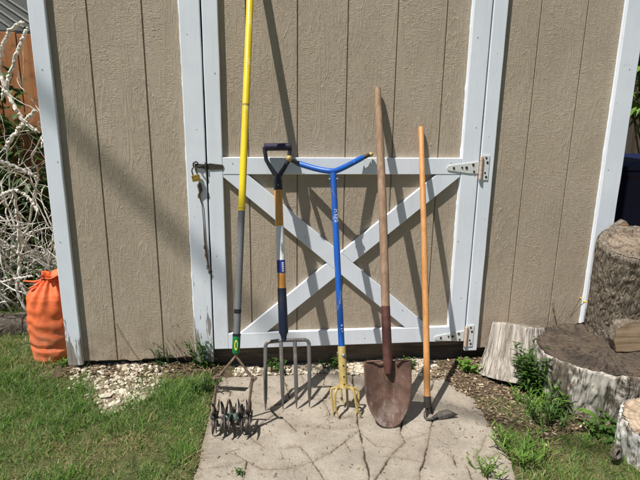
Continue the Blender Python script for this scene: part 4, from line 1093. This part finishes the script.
# wood chips and litter on the bare soil
def chips(name, x, y, L, W, col, label, mat, z=None):
    n = len(x); a = RNG.uniform(0, 6.28, n); tx, ty = RNG.normal(0, .28, n), RNG.normal(0, .28, n)
    zb_ = gz(x, y)+.004; sd_ = slab_d(x, y); zb_ = np.where(sd_ > .0, np.maximum(zb_, .0035), zb_)
    cs = []
    for sx_, sy_ in ((-1,-1),(1,-1),(1,1),(-1,1)):
        for dz in (-1, 1):
            l_ = sx_*L/2*RNG.uniform(.7, 1.1, n); w__ = sy_*W/2*RNG.uniform(.6, 1.1, n)
            cs.append(np.stack([x+l_*np.cos(a)-w__*np.sin(a), y+l_*np.sin(a)+w__*np.cos(a), zb_+np.abs(l_*tx)*.9+l_*tx*.6+w__*ty+dz*W*.16], -1))
    vs = np.stack(cs, 1).reshape(-1, 3); b = (np.arange(n)*8)[:, None]
    fq = np.array([(0,2,4,6)[::-1], (1,3,5,7), (0,2,3,1), (2,4,5,3), (4,6,7,5), (6,0,1,7)])
    q = (fq[None]+b[:, :, None]).reshape(-1, 4)
    o = np_obj(name, vs, q, np.zeros((0,3), int), mat, np.repeat(col, 8, 0), smooth=False); tag(o, label, 'litter', kind='stuff'); return o
CHIPM = tint_material('wood_chip', .85, 0, .3, .2, 120)
n = 9000; x = RNG.uniform(.62, 1.45, n); y = RNG.uniform(-.78, .0, n); k_ = (RNG.uniform(0, 1, n) < dirt_mask(x, y)*(.3+.7*sstep(-.4, .3, fbm(x*9, y*9, 0, 99)))*.62) & (slab_d(x, y) < .02)
x, y = x[k_], y[k_]; n = len(x); u = RNG.uniform(0, 1, (n, 1))
cc = np.array([.12, .085, .055])*(1-u)+np.array([.34, .25, .16])*u; cc = np.where(RNG.uniform(0, 1, (n, 1)) > .9, np.array([.52, .43, .30]), cc)
chips('wood_chips', x, y, RNG.gamma(2.2, .0042, n)+.003, RNG.uniform(.002, .009, n), cc, 'brown wood chips scattered on the bare soil right of the paving', CHIPM)
n = 1100; x = RNG.uniform(-.3, .95, n); y = RNG.uniform(-.95, -.1, n); k_ = slab_d(x, y) > -.02; k_ &= RNG.uniform(0, 1, n) < .3+.7*np.exp(-np.abs(slab_d(x, y))/.08); x, y = x[k_], y[k_]; n = len(x); u = RNG.uniform(0, 1, (n, 1))
chips('straw_litter', x, y, RNG.gamma(2.5, .0032, n)+.002, RNG.uniform(.001, .0036, n), np.array([.14, .10, .06])*(1-u)+np.array([.42, .34, .2])*u, 'bits of dry straw and bark lying on the paving', CHIPM)
n = 900; x = RNG.uniform(-.9, -.2, n); y = RNG.uniform(-.2, .02, n); u = RNG.uniform(0, 1, (n, 1)); k_ = RNG.uniform(0, 1, n) < dirt_mask(x, y); x, y, u = x[k_], y[k_], u[k_]; n = len(x)
chips('dead_leaf_litter', x, y, RNG.gamma(4, .004, n)+.004, RNG.uniform(.003, .009, n), np.array([.05, .035, .02])*(1-u)+np.array([.22, .16, .09])*u, 'dry brown leaf litter along the left siding', CHIPM)

LEAFA = leaf_material('weed_leaf', (.05, .11, .022), (.10, .19, .04)); LEAFB = leaf_material('bright_leaf', (.11, .22, .03), (.19, .32, .055)); LEAFD = leaf_material('dark_leaf', (.03, .07, .018), (.07, .13, .03))
DRYM = leaf_material('dry_stem', (.16, .12, .06), (.30, .24, .13), .1)
def leaf(mb, p, d, L, W, droop=.35, fold=.25, n=5, up=V((0,0,1))):
    d = d.normalized(); s_ = d.cross(up)
    if s_.length < 1e-4: s_ = V((1,0,0))
    s_.normalize(); nn = s_.cross(d); vs = []
    for i in range(n+1):
        t = i/n; c = p+d*(L*t)-up*(droop*L*t*t); w_ = W*.5*math.sin(math.pi*min(.985, .06+.94*t)**.8)
        vs += [c-s_*w_+nn*(w_*fold), c, c+s_*w_+nn*(w_*fold)]
    fs = []
    for i in range(n): a = i*3; fs += [(a, a+1, a+4, a+3), (a+1, a+2, a+5, a+4)]
    mb.add(vs, fs)
def weed(label, base, stems, h, spread, leafL, leafW, mat, rnd, grass_like=False, lean=V((0,0,0)), name='weed', stem_mat=None, ring=12, curl=.35):
    base = V(base); t = thing(name, label, 'weed', base, 'weeds growing round the shed'); ms, ml = MB(), MB()
    for s_ in range(stems):
        a = rnd.uniform(0, 6.28); r = spread*math.sqrt(rnd.random()); hh = h*rnd.uniform(.55, 1.05)
        b = base+V((math.cos(a)*r*.55, math.sin(a)*r*.55, 0)); tip = b+V((math.cos(a)*r*.7, math.sin(a)*r*.7, hh))+lean*hh
        md = b.lerp(tip, .5)+V((rnd.uniform(-1,1), rnd.uniform(-1,1), .4))*hh*.06
        pts = bez(b, md, tip, 8); ms.tube(pts, [.0026*(1-.75*i/7) for i in range(8)], 5)
        nl = max(3, int(hh/leafL*ring*.5)); ph = rnd.uniform(0, 6)
        for i in range(nl):
            f = .15+.85*(i+rnd.random()*.6)/nl; f = min(f, 1); k_ = f*7; i0 = min(6, int(k_)); p = pts[i0].lerp(pts[i0+1], k_-i0)
            aa = ph+i*2.4; el = rnd.uniform(.2, .9) if not grass_like else rnd.uniform(.8, 1.6)
            d = V((math.cos(aa), math.sin(aa), el)); leaf(ml, p, d, leafL*rnd.uniform(.6, 1.15)*(1.1-.45*f), leafW*rnd.uniform(.7, 1.1), curl*rnd.uniform(.5, 1.5))
    obj('stem', ms, stem_mat or mat, t, smooth=True); obj('foliage', ml, mat, t, smooth=True); return t
rnd = random.Random(3)
weed('dense tall leafy weed clump between the silver log and the dark stump', at(536, 394, Z=0), 34, .215, .075, .055, .011, LEAFA, rnd, lean=V((-.05, 0, 0)), ring=13)
weed('fine grassy weed tuft at the foot of the dense weed clump', at(528, 408, Z=0), 15, .09, .07, .06, .0055, LEAFB, rnd, True)
weed('low weed with bright leaves under the lower door hinge', at(468, 372, Z=0), 9, .065, .04, .04, .021, LEAFB, rnd, ring=9)
weed('narrow leafed weed spray leaning at the left of the dark stump', at(556, 412, Z=0), 8, .13, .06, .075, .010, LEAFB, rnd, ring=8)
weed('tangled weed climbing the foot of the left door jamb', at(203, 368, Z=.02), 15, .16, .055, .035, .009, LEAFA, rnd, lean=V((-.18, .05, 0)), ring=9)
weed('thin wiry weed rising up the siding left of the door jamb', at(192, 362, Z=.03), 9, .36, .03, .05, .007, LEAFA, rnd, lean=V((-.16, .03, 0)), ring=5, stem_mat=DRYM)
weed('small drooping weed at the foot of the second siding groove', at(165, 367, Z=.03), 8, .12, .05, .045, .006, LEAFD, rnd, lean=V((0, .0, 0)), ring=7)
weed('small green weed under the door behind the fork tines', at(275, 370, Z=.01), 9, .05, .05, .03, .010, LEAFA, rnd, ring=8)
weed('small green weed under the door left of the gold tiller socket', at(330, 368, Z=.01), 9, .055, .05, .028, .011, LEAFA, rnd, ring=8)
weed('small green weed under the door right of the shovel blade', at(412, 367, Z=.01), 8, .045, .04, .026, .011, LEAFA, rnd, ring=8)
weed('short weed in the grass edge beside the spiked wheels', at(206, 392, Z=.0), 14, .08, .06, .05, .007, LEAFA, rnd, True)
weed('pale grass tuft at the foot of the orange sack', at(62, 368, Z=.02), 12, .06, .05, .055, .006, LEAFB, rnd, True)
weed('leafy weed in the crevice between the dark stump and the white patched log', at(600, 440, Z=.0), 12, .11, .06, .05, .016, LEAFA, rnd, ring=8)
weed('tiny grass tuft sprouting from the paving edge at the bottom right', at(486, 474, Z=0), 13, .05, .06, .05, .0045, LEAFB, rnd, True)
weed('tiny weed sprouting from a paving crack at the bottom left', at(238, 474, Z=0), 5, .018, .014, .018, .005, LEAFA, rnd)
weed('long loose grassy tuft between the weed clump and the dandelion leaf', at(548, 424, Z=0), 20, .13, .09, .085, .006, LEAFA, rnd, True)
weed('bright grassy tuft beside the paving at the lower right', at(520, 455, Z=0), 22, .085, .10, .075, .0055, LEAFB, rnd, True)
weed('dark leafy weed filling the gap right of the dark stump', at(628, 418, Z=0), 10, .12, .05, .05, .013, LEAFD, rnd, ring=8)
# broad dandelion leaf lying by the stump
t = thing('dandelion_leaf', 'long broad green leaf lying in front of the dark stump', 'leaf', at(606, 428, Z=.02)); mb = MB()
pa, pb = at(606, 426, Z=.03), at(573, 409, Z=.07); d = (pb-pa); L_ = d.length; d.normalize(); s_ = d.cross(V((0,0,1))).normalized(); vs = []
for i in range(19):
    f = i/18; w_ = .018*math.sin(math.pi*min(.97, .1+.9*f))*(1+.3*math.sin(i*2.3)); c_ = pa+d*(L_*f)+V((0,0,.02*math.sin(f*3.1))); vs += [c_-s_*w_, c_+V((0,0,-.003)), c_+s_*w_]
fs = []
for i in range(18): fs += [(i*3, i*3+1, i*3+4, i*3+3), (i*3+1, i*3+2, i*3+5, i*3+4)]
mb.add(vs, fs); obj('leaf_blade', mb, LEAFB, t, smooth=True)
# yellow flower on a thin stalk
fb = at(570, 318, Y=-.12)
fl = thing('dandelion', 'yellow dandelion flowers on thin stalks before the tall furrowed log', 'flower', fb); ms, mp = MB(), MB()
YP = leaf_material('dandelion_petal', (.72, .46, .01), (.85, .6, .02), .2)
for (hx, hy, r_) in ((584.5, 302.5, .013), (580.5, 298.5, .009)):
    hd_ = at(hx, hy, Y=-.16); ms.tube(bez(fb, fb.lerp(hd_, .5)+V((0, 0, .015)), hd_, 8), .0014, 6)
    for i in range(26):
        a = i*2.4; el = .15+.9*(i/26); leaf(mp, hd_, V((math.cos(a), math.sin(a)-.3, el)), r_*rnd.uniform(.8, 1.1), r_*.33, .1, .1, 3)
obj('stalk', ms, DRYM, fl, smooth=True); obj('petals', mp, YP, fl, smooth=True)
tw = MB(); b_ = at(553, 322, Y=-.03); tw.tube([b_, b_+V((.003, 0, .05)), at(552.5, 303, Y=-.012)], [.0025, .002, .0035], 6); tw.tube([b_+V((.002, 0, .03)), b_+V((.012, -.003, .05))], .0015, 5)
tag(obj('dead_twig', tw, DRYM, smooth=True, loc=b_), 'short dry twig standing against the siding above the stump', 'twig')
# wiry dead stems against the left siding
dw = thing('dry_weed', 'fine dry stems leaning on the siding left of the door', 'weed', at(165, 362, Y=-.02))
for k_ in range(7):
    tw = MB(); x0 = rnd.uniform(120, 200); p0 = at(x0, 360, Y=-.02); p1 = at(x0+rnd.uniform(-25, 12), rnd.uniform(318, 345), Y=-.006); tw.tube(bez(p0, p0.lerp(p1, .5)+V((rnd.uniform(-.03, .03), -.01, .03)), p1, 8), .0011, 5)
    obj('stem', tw, DRYM, dw, smooth=True)

# ------------------------------------------------------------------ left background
PALE = NT('bleached_branch'); n = PALE.noise(45, 5, .7, .4); c = PALE.mix(PALE.ss(n, .35, .65), (.46, .41, .34), (.84, .82, .77)); PALE.bump(n, .6, .006); PALE = PALE.fin(c, .85, 0, .2)
db = V((-1.5, .75, 0)); ds = thing('dead_shrub', 'tangle of bleached white gnarled branches left of the shed', 'dead shrub', db); mb = MB()
def gnarl(p, d, L, r, depth, rnd, lift=.04):
    pts = [V(p)]; rr = [r]; d = d.normalized(); n_ = max(5, int(L/.02)); q = V(p)
    for i in range(n_):
        d = (d+V((rnd.gauss(0, .17), rnd.gauss(0, .13), rnd.gauss(0, .15)+lift*.8))).normalized(); q = q+d*.02
        if q.z < .01: q.z = .02; d.z = abs(d.z)
        if q.x > XL-.04 and q.y > -.05: q.x = XL-.05; d.x = -abs(d.x)
        q.y = max(q.y, .16); pts.append(q.copy()); rr.append(r*(1-.72*i/n_)*rnd.uniform(.86, 1.16))
        if depth and rnd.random() < .085: gnarl(q, (d+V((rnd.gauss(0, .8), rnd.gauss(0, .5), rnd.gauss(0, .7)))), L*rnd.uniform(.3, .6), rr[-1]*.75, depth-1, rnd, -.01)
    mb.tube(pts, rr, 7)
rb = random.Random(11)
for i in range(66):
    p = V((rb.uniform(-2.1, -.95), rb.uniform(.58, 1.1), 0)); gnarl(p, V((rb.gauss(0, .35), rb.gauss(0, .2), 1)), rb.uniform(.7, 1.45)*(1 if i % 3 else .7), rb.uniform(.005, .0105), 2, rb)
for (a_, b_, c_, r_) in (((-4, 95), (-2, 25), (24, 22), .011), ((2, 100), (14, 60), (27, 28), .012), ((-3, 62), (12, 118), (38, 132), .012), ((4, 150), (20, 125), (36, 110), .012), ((-5, 160), (18, 165), (40, 180), .010), ((-4, 200), (20, 175), (40, 215), .010), ((18, 290), (22, 235), (14, 190), .010), ((-6, 284), (14, 278), (34, 276), .007)):
    p = bez(at(*a_, Y=.5), at(*b_, Y=.45), at(*c_, Y=.42), 40); p = [q+V((rb.gauss(0, .0026), rb.gauss(0, .004), rb.gauss(0, .0026))) for q in p]; mb.tube(p, [r_*.72*rb.uniform(.9, 1.1)*(1 if 1 < q_i < 38 else .5) for q_i, _ in enumerate(p)], 7)
obj('branches', mb, PALE, ds, smooth=True)
def bush(name, label, c, ext, n, L, W, mat, rnd, cat='bush', group=None, trunk=None):
    t = thing(name, label, cat, (c[0], c[1], 0), group); ml, ms = MB(), MB()
    for k_ in range(max(6, n//120)):
        tip = V(c)+V((rnd.uniform(-1, 1)*ext[0], rnd.uniform(-1, 1)*ext[1], rnd.uniform(.0, 1)*ext[2])); ms.tube(bez(V((c[0]+rnd.uniform(-.3, .3)*ext[0], c[1], 0)), V((c[0], c[1], c[2]*.6)), tip, 8), [.010*(1-.1*i) for i in range(8)], 5)
    for i in range(n):
        while True:
            u = V((rnd.uniform(-1, 1), rnd.uniform(-1, 1), rnd.uniform(-1, 1)))
            if u.length < 1: break
        cl = float(vnoise(u.x*2.5+c[0], u.y*2.5, u.z*2.5, 5))
        if cl < -.15 and rnd.random() < .85: continue
        p = V(c)+V((u.x*ext[0], u.y*ext[1], u.z*ext[2]))
        if p.z < .02: continue
        leaf(ml, p, V((rnd.gauss(0, 1), rnd.gauss(0, 1), rnd.gauss(0, .6))), L*rnd.uniform(.6, 1.2), W*rnd.uniform(.7, 1.2), .3, .2, 3)
    obj('stem', ms, DRYM, t, smooth=True); obj('foliage', ml, mat, t, smooth=True); return t
bush('ground_weed', 'green weeds growing under the bleached branches', (-1.75, .95, .2), (.75, .35, .3), 1900, .075, .014, LEAFA, rb, 'weed')
bush('dark_bush', 'dark shaded bush behind the bleached branches', (-2.0, 1.38, .58), (1.0, .3, .58), 7500, .075, .034, LEAFD, rb)
bush('vine', 'leafy green vine hanging on the cedar fence', (-1.95, 1.62, 1.25), (.35, .10, .35), 420, .09, .05, LEAFA, rb, 'vine')
# landscape timber edging
mb = MB(); e0, e1 = V((-2.6, .52, .055)), V((-.93, .42, .055)); pts = [e0.lerp(e1, i/30)+V((0, .006*math.sin(i*1.3), .005*math.sin(i*.9))) for i in range(31)]
mb.tube(pts, [.075+.006*math.sin(i*2.1)+.004*math.sin(i*.8) for i in range(31)], 14)
tag(obj('edging_log', mb, bark_material('dark_rotten_timber', (.04, .033, .026), (.12, .10, .08), 1, 24, 1, (.04, .05, .02)), smooth=True, loc=e0.lerp(e1, .5)), 'dark rotting edging log lying behind the orange sack', 'log')
# cedar fence behind
CEDAR = wood_handle('cedar_board', (.30, .12, .05), (.45, .21, .09), .75, 18, .5, (.16, .08, .045), .2)
fn = thing('fence', 'reddish cedar board fence beyond the bleached branches', 'fence', (-3, 1.85, 0)); mb = MB(); x = -6.2; rf = random.Random(5)
while x < -1.05:
    w_ = .138; zt = 1.66+rf.uniform(-.008, .008); mb.box((x, 1.85+rf.uniform(-.003, .003), .04), (x+w_, 1.872, zt)); x += w_+.007
obj('boards', mb, CEDAR, fn, bevel=.003)
mb = MB(); mb.box((-6.2, 1.876, .35), (-1.05, 1.915, .44)); mb.box((-6.2, 1.876, 1.3), (-1.05, 1.915, 1.39)); pieces('stringer', mb, CEDAR, fn)
for xp in (-6.1, -3.6, -1.1): mb = MB(); mb.box((xp-.045, 1.92, -.2), (xp+.045, 2.01, 1.7)); obj('post', mb, CEDAR, fn)
# neighbour's roofed outbuilding
nb = thing('neighbour_shed', 'grey roofed outbuilding rising behind the cedar fence', 'shed', (-4.2, 4.4, 0)); mb = MB(); mb.box((-6.5, 3.6, -.1), (-2.2, 5.6, 1.9)); obj('wall', mb, simple('grey_wall', (.2, .19, .17), .9), nb)
mb = MB(); mb.prism([(-6.7, 3.4, 1.82), (-6.7, 3.4, 1.87), (-6.7, 4.6, 2.75), (-6.7, 4.6, 2.70)], (4.7, 0, 0)); mb.prism([(-6.7, 5.8, 1.82), (-6.7, 5.8, 1.87), (-6.7, 4.6, 2.7505), (-6.7, 4.6, 2.7005)], (4.7, 0, 0)); rfo = pieces('roof', mb, simple('green_grey_roof', (.035, .038, .034), .7, .1, .25, 20, .3), nb)[0]
mb = MB()
for i in range(24):
    xx = -4.9+i*.125; mb.tube([(xx, 3.41, 1.895), (xx-1.5, 4.6, 2.775)], .014, 8)
pieces('seam', mb, simple('pale_seam', (.12, .125, .11), .6, .1), rfo)

# ------------------------------------------------------------------ right background (shaded side yard)
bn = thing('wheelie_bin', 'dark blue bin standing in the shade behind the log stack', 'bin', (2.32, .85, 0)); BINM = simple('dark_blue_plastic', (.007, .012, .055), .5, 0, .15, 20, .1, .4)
mb = MB(); vs = []
for z, a, b in ((.05, .20, .22), (.80, .25, .28), (.82, .27, .30), (.85, .27, .30)):
    vs += [(2.32-a, .85-b, z), (2.32+a, .85-b, z), (2.32+a, .85+b, z), (2.32-a, .85+b, z)]
fs = [(3,2,1,0), (12,13,14,15)]
for i in range(3):
    for j in range(4): fs.append((i*4+j, i*4+(j+1) % 4, i*4+4+(j+1) % 4, i*4+4+j))
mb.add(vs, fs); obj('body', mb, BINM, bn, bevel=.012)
mb = MB(); mb.prism([(2.03, .53, .852), (2.61, .53, .852), (2.61, .53, .875), (2.57, .53, .90), (2.07, .53, .90), (2.03, .53, .875)], (0, .66, 0)); obj('lid', mb, BINM, bn, bevel=.01)
for sx_ in (-.2, .2): mb = MB(); mb.tube([(2.32+sx_-.025, 1.1, .1), (2.32+sx_+.025, 1.1, .1)], .1, 18); obj('wheel', mb, BLACKPL, bn, smooth=True)
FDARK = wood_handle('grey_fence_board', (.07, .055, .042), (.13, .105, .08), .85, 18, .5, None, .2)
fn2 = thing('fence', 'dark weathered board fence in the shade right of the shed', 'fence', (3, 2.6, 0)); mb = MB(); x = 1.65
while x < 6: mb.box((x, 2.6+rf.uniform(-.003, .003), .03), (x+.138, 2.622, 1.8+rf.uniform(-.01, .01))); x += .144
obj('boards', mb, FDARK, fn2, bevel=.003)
mb = MB(); mb.box((1.65, 2.625, .35), (6, 2.66, .44)); mb.box((1.65, 2.625, 1.3), (6, 2.66, 1.39)); pieces('stringer', mb, FDARK, fn2)
bush('bush', 'leafy bush at the top right edge beyond the corner trim', (3.05, 1.55, 1.55), (.55, .4, .5), 2200, .09, .045, LEAFB, rb, 'bush')
bush('ground_weed', 'dark undergrowth in the shaded side yard by the blue bin', (2.4, 1.7, .3), (.6, .4, .35), 700, .09, .03, LEAFD, rb, 'weed')
mb = MB(); mb.tube([(1.78, .55, 0), (1.80, .56, 1.1)], .012, 10); mb.ball((1.80, .56, 1.1), .014, 8)
tag(obj('stake', mb, DARKWOOD, smooth=True, loc=(1.78, .55, 0)), 'thin dark stake upright between the shed corner and blue bin', 'stake')

# ------------------------------------------------------------------ added unseen line overhead, placed to cast the soft shadow across the left siding
s1 = at(118, 178, Y=0); hgt = 8.0; pc = s1-SUN*(hgt/-SUN.z); dv = V((.299, -.22, 0)).normalized()
mb = MB(); mb.tube([pc-dv*18+V((0,0,.5)), pc-dv*6+V((0,0,.05)), pc, pc+dv*6+V((0,0,.05)), pc+dv*18+V((0,0,.5))], .021, 10)
tag(obj('added_shadow_caster', mb, BLACKPL, smooth=True, loc=pc), 'added unseen thick black line overhead, casting the soft diagonal shadow on the left siding', 'shadow caster')
